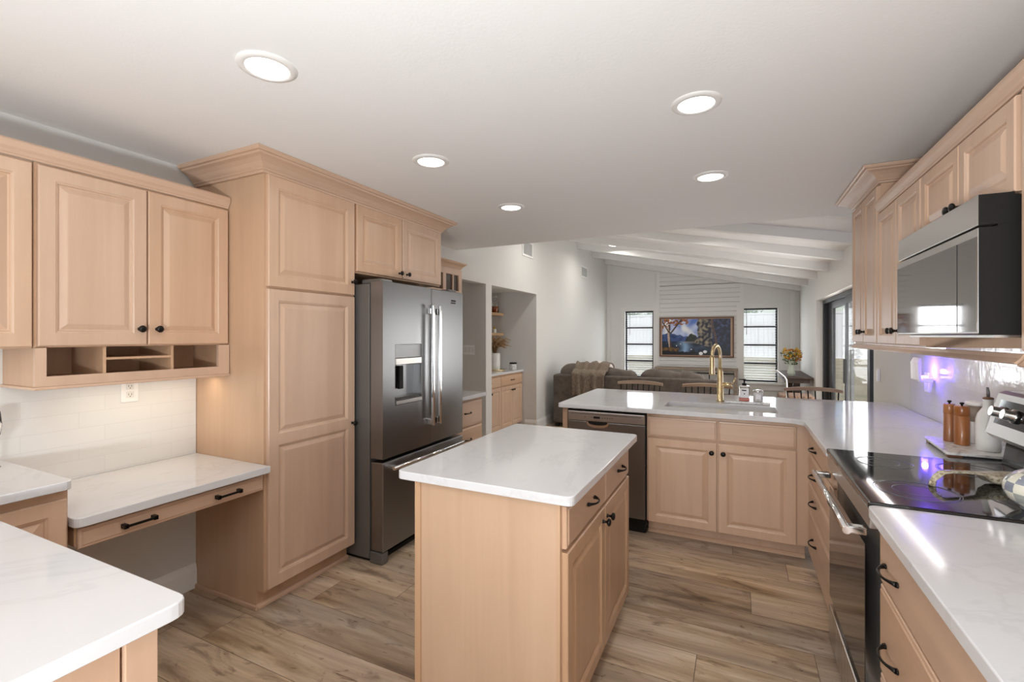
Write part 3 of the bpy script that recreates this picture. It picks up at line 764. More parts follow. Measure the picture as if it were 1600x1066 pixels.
# ================================================================== ISLAND
t = thing('kitchen_island', 'maple kitchen island cabinet in the centre foreground', 'island', (-.81,1.96,0))
f = ((-.530,0,0),(0,1),(1,0))
b = MB(); b.box(-1.120, -.530, 1.475, 2.452, .10, CB-.001); b.box(-1.120, -.59, 1.475, 2.452, 0, .0995)
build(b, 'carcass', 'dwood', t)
build(MB().box(-1.095, -.545, 1.468, 1.4745, .0, CB-.001), 'end_panel', 'dwood', t)
build(MB().box(-.5445, -.5305, 1.462, 1.4745, .10, CB-.001), 'end_stile', 'dwood', t)
build(MB().box(-1.121, -1.0955, 1.462, 1.4745, 0, CB-.001), 'end_stile', 'dwood', t)
for a0, a1, kn in ((1.482,1.962,1.93),(1.968,2.446,2.00)):
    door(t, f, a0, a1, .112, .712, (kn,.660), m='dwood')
    drawer(t, f, a0, a1, .724, .866, (((a0+a1)/2+.03,.803),), l=.09)
o = build(edge_slab([(-1.195,1.442),(-.480,1.442),(-.480,2.525),(-1.195,2.525)], CB, CT, .03, corners=(0,1,2,3)), 'worktop', 'quartz')
tag(o, 'white quartz top of the kitchen island', 'worktop')

# ================================================================== PENINSULA
PY = 3.49
t = thing('dishwasher', 'stainless dishwasher at the left end of the peninsula', 'dishwasher', (-.9,3.75,0))
f = FY(PY)
build(MB().box(-1.195, -.602, PY, 4.05, .06, CB-.002), 'tub', 'black', t)
b = MB(f); b.box(-1.190, -.607, .0005, .030, .105, .785, .004)
dwd = build(b, 'door', 'steel', t)
b = MB(f); b.box(-1.190, -.607, .0005, .038, .788, .862, .006)
cp = build(b, 'control_panel', 'steelh', t)
build(MB(f).box(-1.165, -.632, .0383, .0395, .840, .846), 'panel_groove', 'steeld', cp)
build(MB(f).box(-.985, -.935, .0385, .0398, .812, .828), 'display', 'black', cp)
b = MB(f)
for x in (-1.05,-1.0,-.915,-.897,-.879,-.861,-.843): b.box(x-.004, x+.004, .0385, .0398, .816, .824)
build(b, 'button_marks', 'steeld', cp)
b = MB(f)
prof = []
for i in range(13):
    a = PI*i/12; prof.append((-.955-.085*math.cos(a)*1.0, .786-.045*math.sin(a)**.6))
b.rings([[(x,.0308,z) for x,z in prof],[(x,.033,z) for x,z in prof]])
build(b, 'pocket_handle', 'chrome', dwd)
b = MB(f)
prof2 = [(-.955+(x+.955)*.86, .786+(z-.786)*.55) for x, z in prof]
b.rings([[(x,.0331,z) for x,z in prof2],[(x,.0345,z) for x,z in prof2]])
build(b, 'handle_recess', 'black', dwd)
build(MB(f).box(-1.19, -.607, -.05, -.001, .001, .059), 'toe_plate', 'black', t)
t = thing('end_panel', 'thin maple end panel left of the dishwasher holding up the worktop', 'panel', (-1.22,3.75,0))
build(MB().box(-1.240, -1.200, PY-.01, 4.10, 0, CB-.001, .002), 'panel_board', 'wood', t)

t = thing('sink_base_cabinet', 'maple sink cabinet with two doors and two false drawer fronts', 'cabinet', (-.13,3.8,0))
b = MB(); b.box(-.598, -.590, PY, 4.10, .10, CB-.001); b.box(-.590, .403, PY, PY+.02, .10, CB-.001); b.box(-.590, .385, 4.08, 4.10, .10, CB-.001)
b.box(.377, .385, PY+.02, 4.08, .10, CB-.001); b.box(-.590, .377, PY+.02, 4.08, .10, .12); b.box(-.598, .385, PY+.07, 4.10, 0, .0995)
build(b, 'carcass', 'wood', t)
for a0, a1, kn in ((-.588,-.134,-.165),(-.124,.332,-.093)):
    door(t, f, a0, a1, .100, .702, (kn,.640))
    drawer(t, f, a0, a1, .713, .855, name='false_drawer_front')
build(MB(f).prism([(-.0695,0),(-.05,0),(-.05,.012),(-.06,.022),(-.0695,.024)], 0, -.598, .385), 'shoe_moulding', 'woodh', t)

# worktop L-shape with sink cut-out, built as a quad grid
hole = []
for cx, cy, a0 in ((.240-.03,3.605+.03,-90),(.240-.03,3.925-.03,0),(-.5+.03,3.925-.03,90),(-.5+.03,3.605+.03,180)):
    hole += [(cx+.03*math.cos(math.radians(a0+q*22.5)), cy+.03*math.sin(math.radians(a0+q*22.5))) for q in range(5)]
b = edge_slab([(-1.265,3.430),(.305,3.430),(.362,3.370),(.362,2.566),(XR-.009,2.566),(XR-.009,4.560),(-1.265,4.560)], CB, CT, .03, holes=[hole], corners=(0,1,2,6))
o = build(b, 'worktop', 'quartz'); tag(o, 'L-shaped white quartz worktop over the sink and dishwasher', 'worktop')
# sink
t = thing('kitchen_sink', 'undermount sink set in the peninsula worktop', 'sink', (-.13,3.765,.68))
b = MB(); z1, z0 = CB-.001, .69
ro = [(-.52,3.585),(.26,3.585),(.26,3.945),(-.52,3.945)]; ri = [(-.503,3.602),(.243,3.602),(.243,3.928),(-.503,3.928)]; rb = [(-.48,3.625),(.22,3.625),(.22,3.905),(-.48,3.905)]
b.rings([[(*p,z0-.01) for p in ro],[(*p,z1) for p in ro],[(*p,z1) for p in ri],[(*p,z0+.03) for p in ri],[(*p,z0) for p in rb]])
build(b, 'basin', 'ceramic', t)
build(MB().lathe([(.04,0),(.04,.004),(.028,.005),(.02,.001)], (-.13,3.83,z0+.0005), 20), 'drain', 'chrome', t)
# faucet
t = thing('kitchen_faucet', 'brushed gold pull-down faucet behind the sink', 'faucet', (-.133,4.09,CT+.0005))
fx, fy, fz = -.133, 4.09, CT+.0005
build(MB().lathe([(.030,0),(.030,.008),(.024,.012),(.024,.15),(.021,.155),(.021,.235),(.017,.24),(.016,.26)], (fx,fy,fz), 20), 'body', 'gold', t)
sx, sy = -.30, -.95           # spout heads towards the basin
ln = math.hypot(sx, sy); sx /= ln; sy /= ln
pts = [(fx,fy,fz+.255)]+[(fx+sx*.085*(1-math.cos(a)), fy+sy*.085*(1-math.cos(a)), fz+.36+.085*math.sin(a)) for a in [PI*i/14 for i in range(15)]]
build(MB().tube(pts, .013, 12), 'spout', 'gold', t)
ex, ey = fx+sx*.17, fy+sy*.17
build(MB().lathe([(.015,.36),(.017,.355),(.019,.25),(.022,.235),(.022,.222),(.019,.219)], (ex,ey,fz), 16), 'spray_head', 'gold', t)
build(MB().tube([(fx+.02,fy,fz+.135),(fx+.085,fy-.008,fz+.135)], .016, 12).tube([(fx+.088,fy-.008,fz+.135),(fx+.11,fy-.009,fz+.19)], .005, 8), 'lever', 'gold', t)
# tray with soap and jar
o = build(MB().box(-.10, .215, 3.995, 4.135, CT+.0005, CT+.018, .005), 'soap_tray', 'marble'); tag(o, 'pale marble tray behind the sink, right of the faucet', 'tray')
bx, by, bz = .040, 4.06, CT+.0185
t = thing('soap_dispenser', 'clear soap bottle with black pump and white label beside the faucet', 'soap bottle', (bx,by,bz))
build(MB().box(bx-.036, bx+.036, by-.024, by+.024, bz, bz+.024, .004), 'soap', 'soap', t)
build(MB().box(bx-.037, bx+.037, by-.025, by+.025, bz+.0245, bz+.118, .009), 'bottle', 'clear', t)
lb = build(MB().box(bx-.031, bx+.031, by-.0268, by-.0255, bz+.028, bz+.098), 'bottle_label', 'label', t)
build(MB().box(bx-.018, bx+.014, by-.0275, by-.027, bz+.078, bz+.086).box(bx-.004, bx+.004, by-.0275, by-.027, bz+.052, bz+.060), 'print', 'black', lb)
build(MB().lathe([(.016,.1185),(.016,.135),(.006,.137),(.006,.158),(.012,.159),(.012,.168),(.002,.169)], (bx,by,bz), 14).box(bx-.038, bx, by-.006, by+.006, bz+.159, bz+.167, .002), 'pump', 'black', t)
bx, by = .135, 4.07
t = thing('glass_jar', 'small round glass jar with glass lid beside the soap bottle', 'jar', (bx,by,bz))
build(MB().lathe([(.030,0),(.034,.005),(.034,.062),(.030,.068),(.027,.068),(.031,.06),(.031,.007),(.001,.006)], (bx,by,bz), 20), 'jar_body', 'marble', t)
build(MB().lathe([(.033,.0685),(.035,.072),(.033,.084),(.012,.088)], (bx,by,bz), 18), 'lid', 'chrome', t)
build(MB().box(bx-.018, bx+.018, by-.0365, by-.034, bz+.018, bz+.052), 'jar_label', 'label', t)

# counter stools behind the peninsula
def stool(loc, rot, label):
    t = thing('counter_stool', label, 'stool', (0,0,0))
    build(MB().box(-.21, .21, -.19, .17, .625, .655, .012), 'seat', 'stoolwood', t)
    for sx_ in (-1,1):
        for sy_ in (-1,1):
            build(MB().tube([(sx_*.16, sy_*.14, .626),(sx_*.215, sy_*.20, 0)], .014, 8, [.016,.011]), 'leg', 'black', t)
    b = MB(); q = [(-.19,-.175,.25),(.19,-.175,.25),(.19,.175,.25),(-.19,.175,.25),(-.19,-.175,.25)]
    for a, c in zip(q, q[1:]): b.tube([a,c], .008, 8)
    build(b, 'foot_rail', 'black', t)
    # curved top rail
    b = MB(); R = []
    for i in range(13):
        u = -1+i/6; x = u*.222; y = .235-.055*u*u; z = .962-.010*u*u; hh = .017-.004*abs(u)**3
        R.append([(x,y-.014,z-hh),(x,y+.014,z-hh),(x,y+.016,z+hh*.7),(x,y+.006,z+hh),(x,y-.006,z+hh),(x,y-.016,z+hh*.7)])
    b.rings(R); rl = build(b, 'top_rail', 'stoolwood', t)
    for i in range(8):
        u = -.88+i*1.76/7; x = u*.222
        build(MB().tube([(x*.9,.15,.654),(x,.235-.055*u*u,.947)], .0055, 6), 'spindle', 'black', t)
    t.location = loc; t.rotation_euler = (0,0,rot); return t
s0 = stool((-.90,4.66,0), 0, 'wooden-topped spindle stool behind the dishwasher end of the peninsula')
dup(s0, (-.27,4.66,0), 0, 'spindle-back counter stool directly behind the gold faucet')
dup(s0, (.60,4.72,0), .05, 'spindle-back counter stool at the wall end, in front of the glass door')
for o in C.objects:
    if o.name.startswith('counter_stool'): o['group'] = 'counter stools behind the peninsula'

# ================================================================== RIGHT RUN (bases)
BX = .405; f = FR(BX)
t = thing('base_cabinet', 'maple four-drawer base cabinet between range and sink corner', 'cabinet', (.7,2.92,0))
build(MB().box(BX, XR-.001, 2.566, 3.486, .10, CB-.001).box(BX+.07, XR-.001, 2.566, 3.486, 0, .0995), 'carcass', 'dwood', t)
for z0, z1, zc in ((.738,.862,.790),(.562,.730,.637),(.395,.554,.484),(.112,.387,.265)):
    drawer(t, f, 2.572, 3.38, z0, z1, ((3.11,zc),), l=.115)
t = thing('base_cabinet', 'maple wide-drawer base cabinet right of the range in the foreground', 'cabinet', (.7,.9,0))
build(MB().box(BX, XR-.001, .0, 1.782, .10, CB-.001).box(BX+.07, XR-.001, .0, 1.782, 0, .0995), 'carcass', 'dwood', t)
for z0, z1, zc in ((.692,.862,.767),(.422,.684,.535),(.112,.414,.29)):
    drawer(t, f, .93, 1.772, z0, z1, ((1.637,zc),(1.02,zc)), l=.115)
    drawer(t, f, .01, .92, z0, z1, ((.85,zc),(.1,zc)), l=.115)
o = build(edge_slab([(XR-.009,-.1),(.357,-.1),(.357,1.786),(XR-.009,1.786)], CB, CT, .03, corners=(2,)), 'worktop', 'quartz')
tag(o, 'white quartz worktop right of the range in the bottom right corner', 'worktop')

# ---- range
t = thing('range', 'stainless glass-top electric range in the right worktop run', 'range', (.7,2.175,0))
y0, y1 = 1.790, 2.562
build(MB().box(.405, 1.05, y0, y1, .03, .895), 'body', 'steeld', t)
b = MB(); b.box(.362, 1.00, y0-.001, y1+.001, .8955, .921, .006)
ct = build(b, 'cooktop', 'blackglass', t)
for cx, cy, r in ((.53,1.985,.115),(.53,2.37,.095),(.80,1.985,.085),(.80,2.37,.105)):
    b = MB()
    for rr_ in (r, r*.94, r*.55):
        b.lathe([(rr_,0),(rr_,.0004),(rr_-.0022,.0004),(rr_-.0022,0)], (cx,cy,.9212), 40, cap=False)
    build(b, 'burner_ring', 'ring', ct)
build(MB().box(.366, .404, y0+.004, y1-.004, .835, .895, .004), 'front_trim', 'steelh', t)
b = MB(); f = FR(.404); b.box(y0+.003, y1-.003, .0, .034, .225, .828, .006)
od = build(b, 'oven_door', 'steelb', t)
build(MB(f).box(y0+.075, y1-.045, .0342, .0362, .275, .760, .001), 'oven_window', 'ovenglass', od)
b = MB(); b.tube([(.312,y0+.03,.812),(.312,y1-.03,.812)], .0125, 14)
for y in (y0+.055, y1-.055): b.box(.315, .3695, y-.016, y+.016, .800, .824, .004)
build(b, 'handle', 'chrome', od)
b = MB(f); b.box(y0+.003, y1-.003, 0, .034, .055, .215, .006); build(b, 'storage_drawer', 'steelb', t)
build(MB().box(.45, 1.0, y0+.02, y1-.02, 0, .0295), 'base', 'black', t)
# back console, leaning back
b = MB(); b.prism([(.955,.9215),(.975,1.04),(1.085,1.04),(1.085,.9215)], 1, y0, y1); build(b, 'console_base', 'blackglass', t)
b = MB(); b.prism([(.925,1.025),(.905,1.045),(.945,1.205),(.965,1.215),(1.085,1.215),(1.085,1.0405),(.985,1.0405)], 1, y0+.002, y1-.002)
cn = build(b, 'control_console', 'steelh', t)
def cpt(u, w_, d):   # point on the console face: u along y, w_ up the slope, d out
    a = Vector((.905,0,1.045)); e = Vector((.945,0,1.205)); dr_ = (e-a); n_ = Vector((-dr_.z,0,dr_.x)).normalized()
    p = a+dr_*w_+n_*d; return (p.x, u, p.z)
b = MB(); q = [(y0+.03,.28),(y1-.05,.28),(y1-.05,.86),(y0+.03,.86)]
b.rings([[cpt(u,w_,.0005) for u,w_ in q],[cpt(u,w_,.004) for u,w_ in q]]); build(b, 'control_glass', 'blackglass', cn)
axd = Vector((-(1.205-1.045),0,.04)).normalized()
for u in (y1-.10, y1-.19, y0+.09, y0+.18):
    b = MB(); b.lathe([(.026,0),(.026,.010),(.021,.012),(.020,.036),(.018,.038)], cpt(u,.55,.005), 20, tuple(axd)); build(b, 'knob', 'chrome', cn)

# ---- things on the right worktop
t = thing('serving_board', 'raised marble serving board on wooden feet beside the range', 'board', (.87,2.78,CT+.0005))
bz = CT+.0005
b = edge_slab([(.795,2.60),(1.075,2.60),(1.075,2.965),(.820,2.965)], bz+.015, bz+.0265, .02, corners=(0,1,2,3)); build(b, 'board_slab', 'marble', t)
for x, y in ((.83,2.635),(1.035,2.635),(.85,2.925),(1.035,2.925)): build(MB().box(x-.025, x+.025, y-.018, y+.018, bz, bz+.0145, .002), 'foot', 'brown', t)
top = bz+.027
def mill(x, y, hgt, r, label):
    t = thing('pepper_mill', label, 'pepper mill', (x,y,top))
    build(MB().lathe([(r*.98,0),(r,.003),(r,hgt*.74),(r*.96,hgt*.745)], (x,y,top), 24), 'mill_body', 'acacia', t)
    build(MB().lathe([(r*.96,hgt*.7455),(r,hgt*.755),(r,hgt*.97),(r*.9,hgt)], (x,y,top), 24), 'mill_head', 'acacia', t)
    build(MB().lathe([(.004,hgt+.0002),(.004,hgt+.006),(.008,hgt+.008),(.008,hgt+.014),(.003,hgt+.016)], (x,y,top), 12), 'finial', 'blackmetal', t)
mill(.890, 2.872, .176, .022, 'left wooden pepper mill, the farther of two on the marble board')
mill(.913, 2.806, .176, .027, 'right wooden pepper mill, the nearer of two beside the white cup')
t = thing('storage_canister', 'white canister with wooden band between pepper mill and oil bottle', 'canister', (.965,2.80,top))
cx, cy = .988, 2.88
t.location = (cx,cy,top)
build(MB().lathe([(.034,0),(.036,.004),(.036,.10)], (cx,cy,top), 24), 'canister_body', 'ceramic', t)
build(MB().lathe([(.036,.1003),(.036,.172)], (cx,cy,top), 24), 'band', 'consolewood', t)
build(MB().lathe([(.038,.1723),(.039,.176),(.039,.188),(.036,.191)], (cx,cy,top), 24), 'lid', 'ceramic', t)
cx, cy = .966, 2.705
t = thing('oil_bottle', 'white ceramic oil bottle with metal pourer beside the range console', 'bottle', (cx,cy,top))
build(MB().lathe([(.037,0),(.040,.005),(.041,.10),(.040,.135),(.034,.158),(.024,.175),(.018,.186),(.0168,.216),(.018,.219),(.016,.221)], (cx,cy,top), 28), 'bottle_body', 'ceramic', t)
build(MB().lathe([(.018,.2213),(.0182,.227),(.011,.231)], (cx,cy,top), 20), 'stopper', 'brown', t)
build(MB().tube([(cx,cy,top+.229),(cx,cy,top+.248),(cx-.004,cy-.004,top+.272)], .006, 10, [.006,.006,.0045]), 'pourer', 'steeld', t)

# kettle (checkered) and spoon rest on the cooktop
kx, ky, kz = .812, 1.905, .9218
t = thing('tea_kettle', 'blue and white checkered enamel kettle at the right edge on the cooktop', 'kettle', (kx,ky,kz))
prof = [(.056,0),(.058,.003)]+[(.086*math.cos(a)+.010, .060+.062*math.sin(a)) for a in [math.radians(q) for q in range(-55,68,10)]]+[(.034,.120)]
build(MB().lathe(prof, (kx,ky,kz), 32), 'kettle_body', 'kettlecheck', t)
build(MB().lathe([(.050,.1503),(.048,.158),(.030,.166),(.010,.169)], (kx,ky,kz-.0295), 24).lathe([(.005,.169),(.012,.176),(.013,.186),(.004,.192)], (kx,ky,kz-.0295), 14), 'lid', 'ceramic', t)
build(MB().tube([(kx+.06,ky+.045,kz+.10),(kx+.10,ky+.075,kz+.125),(kx+.125,ky+.09,kz+.155)], .012, 12, [.018,.013,.010]), 'spout', 'ceramic', t)
pts = [(kx-.005+.055*(1-math.cos(a)), ky-.035*(1-math.cos(a))+.02, kz+.118+.060*math.sin(a)) for a in [PI*i/12 for i in range(13)]]
build(MB().tube(pts, .007, 10), 'handle', 'ceramic', t)
t = thing('spoon_rest', 'long-handled patterned spoon rest lying on the cooktop', 'spoon rest', (.75,2.16,.9218))
d = (Vector((.87,2.22,0))-Vector((.60,2.08,0))); d.normalize(); n_ = Vector((-d.y,d.x,0)); o_ = Vector((.60,2.075,.9218))
b = MB(); R = []
for s_, wd, z, th in ((0,.010,.020,.012),(.010,.015,.030,.014),(.03,.015,.045,.013),(.06,.014,.047,.011),(.12,.015,.045,.010),(.165,.019,.040,.011),(.19,.036,.034,.020),(.23,.050,.030,.026),(.27,.050,.029,.026),(.31,.034,.030,.022),(.33,.010,.032,.012)):
    c = o_+d*s_; R.append([tuple(c+n_*(wd*math.cos(a))+Vector((0,0,max(0.0005, z+th*.5*math.sin(a)-(th*.6 if s_ > .18 and math.sin(a) < 0 else 0))))) for a in [2*PI*i/12 for i in range(12)]])
b.rings(R, True, True, True); build(b, 'ladle', 'beige', t)
build(MB().tube([tuple(o_+Vector((0,0,.018))), tuple(o_+d*(-.004)+Vector((0,0,.0)))], .010, 8), 'tip', 'beige', t)

# plug-in light trap and outlet plate
t = thing('wall_outlet', 'white outlet plate on the right tile behind the blue-lit plug-in', 'outlet', (XR-.009,3.86,1.06))
f = FR(XR-.008)
build(MB(f).box(3.83, 3.905, .0005, .007, 1.075, 1.20, .002), 'cover_plate', 'plate', t)
build(MB(f).box(3.848, 3.887, .0072, .009, 1.09, 1.125, .001), 'receptacle', 'ceramic', t)
t = thing('insect_trap', 'white plug-in insect trap glowing blue on the right tile', 'insect trap', (XR-.05,3.76,1.14))
b = MB(f)
R = []
for i in range(9):
    a = -PI/2*1.05+ i*PI*1.05/8
    R.append([(3.72+.055*math.sin(a)*1.1+.04, .085+.006*math.cos(a), 1.15), (3.72+.055*math.sin(a)*1.1+.04, .095+.010*math.cos(a), 1.165), (3.72+.055*math.sin(a)*1.15+.04, .095+.012*math.cos(a), 1.27), (3.72+.05*math.sin(a)+.04, .085+.010*math.cos(a), 1.30), (3.72+.05*math.sin(a)+.04, .075, 1.298), (3.72+.05*math.sin(a)+.04, .075, 1.152)])
b.rings(R); build(b, 'shield', 'ceramic', t)
build(MB(f).box(3.735, 3.775, .0092, .060, 1.145, 1.175, .004), 'plug_body', 'ceramic', t)
build(MB(f).box(3.74, 3.77, .035, .072, 1.1755, 1.186), 'lamp', 'uv', t)
lt = bpy.data.lights.new('insect_trap_lamp', 'POINT'); lt.energy = 2.6; lt.color = (.12,.06,1); lt.shadow_soft_size = .015
lo = bpy.data.objects.new('insect_trap_lamp', lt); C.objects.link(lo); lo.location = (XR-.008-.045, 3.755, 1.215)

# ================================================================== RIGHT RUN (uppers)
UX = .72; f = FR(UX); FT = .70
XB = XR-.001
def upper(label, a0, a1, z0, z1, doors, st=.05):
    t = thing('wall_cabinet', label, 'cabinet', ((UX+XB)/2, (a0+a1)/2, z0))
    build(MB().box(UX, XB, a0+.001, a1-.001, z0, z1), 'carcass', 'wood', t)
    for d0, d1, kn in doors: door(t, f, d0, d1, z0+.008, z1-.012, kn, st=st)
    return t
upper('tall two-door maple wall cabinet nearest the glass door', 3.272, 3.912, 1.385, 2.2915, ((3.278,3.590,(3.56,1.46)),(3.594,3.906,(3.625,1.46))))
upper('two-door maple wall cabinet left of the microwave', 2.568, 3.268, 1.385, 2.125, ((2.574,2.914,(2.885,1.46)),(2.918,3.262,(2.95,1.46))))
upper('short two-door maple cabinet above the microwave', 1.800, 2.564, 1.835, 2.125, ((1.806,2.180,(2.155,1.885)),(2.184,2.558,(2.21,1.885))))
upper('maple wall cabinet at the right edge past the microwave', .90, 1.796, 1.385, 2.125, ((.906,1.346,(1.32,1.46)),(1.350,1.772,(1.38,1.46))))
cr = crown_mb(lambda o: [(UX-.004-o, .90), (UX-.004-o, 3.270)], .062, .035, 2.1255, True)
tag(build(cr, 'cabinet_moulding', 'woodh'), 'slim maple top moulding over the microwave-side wall cabinets', 'moulding')
cr = crown_mb(lambda o: [(XB, 3.272-o), (UX-.0-o, 3.272-o), (UX-o, 3.912+o), (XB, 3.912+o)], .085, .10, 2.292)
tag(build(cr, 'crown_moulding', 'woodh'), 'deep maple crown moulding on the tall right wall cabinet', 'moulding')
def rail(a0, a1, lb, zz=1.384):
    b = MB(f); b.prism([(-.012,zz),(-.012,zz-.022),(.016,zz-.030),(.024,zz-.026),(.010,zz-.012),(.004,zz)], 0, a0, a1)
    tag(build(b, 'light_rail', 'woodh'), lb, 'moulding')
rail(1.80, 3.935, 'maple light rail under the microwave and right wall cabinets')
rail(.90, 1.785, 'maple light rail under the cabinet at the right edge', 1.378)
o = build(MB().box(.78, .80, 2.62, 3.90, 1.374, 1.3835), 'strip_light', 'ledbar'); tag(o, 'slim white strip light under the right wall cabinets', 'strip light')

# ---- microwave
t = thing('microwave', 'stainless over-the-range microwave with dark sides', 'microwave', (.85,2.18,1.44))
y0, y1 = 1.805, 2.560
build(MB().box(.665, 1.098, y0, y1, 1.438, 1.833), 'body', 'black', t)
f2 = FR(.664)
build(MB(f2).box(y0, y1, 0, .040, 1.755, 1.845, .003), 'top_vent_panel', 'steelh', t)
b = MB(f2); b.box(y0, y1, 0, .042, 1.440, 1.748, .003)
md = build(b, 'door', 'steelh', t)
build(MB(f2).box(y0+.002, y1-.002, .0422, .0440, 1.447, 1.722), 'door_glass', 'mwglass', md)
build(MB(f2).box(y0+.135, y0+.138, .0441, .0447, 1.447, 1.722), 'door_seam', 'black', md)
for yy, nm in ((y0-.0012,'side_trim'),):
    build(MB().box(.6235, .7, yy, y0-.0002, 1.440, 1.748), nm, 'black', t)
    build(MB().box(.6235, .7, yy, y0-.0002, 1.755, 1.842), nm, 'black', t)
build(MB().box(.66, 1.05, y0+.01, y1-.01, 1.430, 1.4375), 'bottom_plate', 'steelh', t)

# ================================================================== LIGHT FIXTURES
pos = ['nearest the camera on the left, above the desk side', 'in the right row over the island end', 'over the pantry and fridge gap', 'in the right row over the sink', 'over the far end of the fridge']
def downlight(x, y, z, label, tilt=0):
    t = thing('recessed_light', label, 'ceiling light', (x,y,z), 'recessed ceiling lights')
    build(MB().lathe([(.070,-.006),(.074,-.010),(.096,-.004),(.098,0)], (x,y,z-.0005), 36, cap=False), 'trim_ring', 'trimwhite', t)
    build(MB().lathe([(.071,-.006),(.060,-.0075),(.001,-.008)], (x,y,z-.0005), 30), 'lens', 'led', t)
    if tilt: t.rotation_euler = (0, tilt, 0)
    return t
for (x, y), p in zip(KL[:5], pos): downlight(x, y, CEIL, 'round recessed ceiling light '+p)
for (x, y), p in zip(LL[:1], ('far left',)): downlight(x, y, vz(x)-.001, 'round recessed light in the sloped living-room ceiling, '+p, math.atan(.2026))

# wall vents
for (a0, a1, z0, z1, lb) in ((6.13,6.505,2.595,2.83,'white wall vent above the bar niche, close to the kitchen ceiling'),(8.90,9.35,2.60,2.83,'white wall vent high on the left living-room wall, above the sofa')):
    t = thing('wall_vent', lb, 'vent', (XL, (a0+a1)/2, z0))
    f = FL(XL+.0005); b = MB(f); w_ = .028
    b.box(a0,a0+w_,0,.010,z0,z1); b.box(a1-w_,a1,0,.010,z0,z1); b.box(a0+w_,a1-w_,0,.010,z0,z0+w_); b.box(a0+w_,a1-w_,0,.010,z1-w_,z1)
    build(b, 'frame', 'trimwhite', t)
    b = MB(f); b.box(a0+w_,a1-w_,0,.002,z0+w_,z1-w_)
    n = 12
    for i in range(n):
        a = a0+w_+(a1-a0-2*w_)*(i+.5)/n; b.box(a-.004,a+.004,.002,.008,z0+w_,z1-w_)
    build(b, 'grille', 'vent', t)
# thermostat / alarm pull on right wall
tag(build(MB(FR(XR)).box(5.02, 5.05, .0005, .02, 1.04, 1.15, .003), 'wall_sensor', 'plate'), 'slim white device on the grey wall between glass door and tile', 'sensor')

# ================================================================== LIVING ROOM
# sofa: back run seen from behind, with a return along the left wall
def noisy(b, amp, sc):
    for v in b.bm.verts:
        v.co += Vector((noise.noise(v.co*sc), noise.noise(v.co*sc+Vector((5,0,0))), noise.noise(v.co*sc+Vector((0,9,0)))))*amp
SY = 7.0
t = thing('sectional_sofa', 'taupe fabric sectional sofa seen from behind, past the peninsula', 'sofa', (-1.4,7.9,0))
def soft(x0, x1, y0, y1, z0, z1, bv=.03): return MB().box(x0, x1, y0, y1, z0, z1, bv, 3)
build(soft(-2.66, -.20, SY, SY+.16, .06, .825), 'back_frame', 'fabric', t)
build(soft(-2.66, -2.49, SY+.161, 9.4, .06, .825), 'side_frame', 'fabric', t)
build(soft(-2.489, -.20, SY+.161, SY+.95, .10, .43), 'seat_base', 'fabric', t)
build(soft(-2.489, -1.65, SY+.951, 9.4, .10, .43), 'chaise_base', 'fabric', t)
build(soft(-.385, -.20, SY+.10, SY+.95, .431, .62), 'arm', 'fabric', t)
for x, y in ((-2.6,7.06),(-.28,7.06),(-2.6,9.3),(-.28,7.9)): build(MB().box(x-.03,x+.03,y-.03,y+.03,0,.0595), 'foot', 'black', t)
def cushion(c, r, m='cushion', nm='back_cushion', par=None, rx=0, rz=0, pw=.55):
    b = MB(); b.ball((0,0,0), r, 28, 18, pw); noisy(b, .035, 4)
    bmesh.ops.rotate(b.bm, verts=b.bm.verts, matrix=Matrix.Rotation(rz,3,'Z') @ Matrix.Rotation(rx,3,'X'))
    bmesh.ops.translate(b.bm, verts=b.bm.verts, vec=c); return build(b, nm, m, par)
cushion((-2.30,SY+.30,.79), (.33,.13,.19), par=t, rz=.10)
for x in (-1.72,-1.02): cushion((x,SY+.31,.735), (.345,.12,.195), par=t)
cushion((-.62,SY+.31,.73), (.20,.11,.18), par=t)
cushion((-2.18,SY+.50,.50), (.30,.26,.09), nm='seat_cushion', par=t)
for x in (-1.72,-1.02): cushion((x,SY+.63,.50), (.34,.32,.09), nm='seat_cushion', par=t)
o = cushion((-1.995,SY+.44,.875), (.20,.09,.15), 'pattern', 'throw_pillow', rx=-.3, rz=.2)
tag(o, 'patterned cream and brown throw pillow on the sofa behind the throw blanket', 'pillow')
o = cushion((-2.28,8.9,.72), (.10,.30,.22), 'cushion', 'throw_pillow')
tag(o, 'plain taupe pillow at the far left end of the sofa', 'pillow')
# throw blanket draped over the sofa back
b = MB(); nx, ny = 34, 40; G = []
for i in range(nx+1):
    u = i/nx; row = []
    for j in range(ny+1):
        v_ = j/ny
        x = -2.33+.50*u+.05*v_*(u-.5)
        fold = .018*math.sin(u*24+v_*1.5)+.012*math.sin(u*41+2)
        if v_ < .42:      # hanging down the back
            k = v_/.42; z = .50+.02*math.sin(u*13)+(.845-.50)*k; y = SY-.022+fold*(1-k*.5)-.012
        elif v_ < .55:
            k = (v_-.42)/.13; a = k*PI/2; y = SY-.02+.16*k; z = .848+.05*math.sin(a)+fold*.3+.012
        else:
            k = (v_-.55)/.45; y = SY+.14+.20*k; z = .90+.115*math.sin(min(1,k*1.2)*PI/2)+fold*.6
        row.append(b.v((x,y,z)))
    G.append(row)
for i in range(nx):
    for j in range(ny): b.face([G[i][j],G[i+1][j],G[i+1][j+1],G[i][j+1]], True)
o = build(b, 'throw_blanket', 'throw'); tag(o, 'beige knit throw blanket draped over the left end of the sofa back', 'blanket')
md_ = o.modifiers.new('thick', 'SOLIDIFY'); md_.thickness = .012; md_.offset = 1

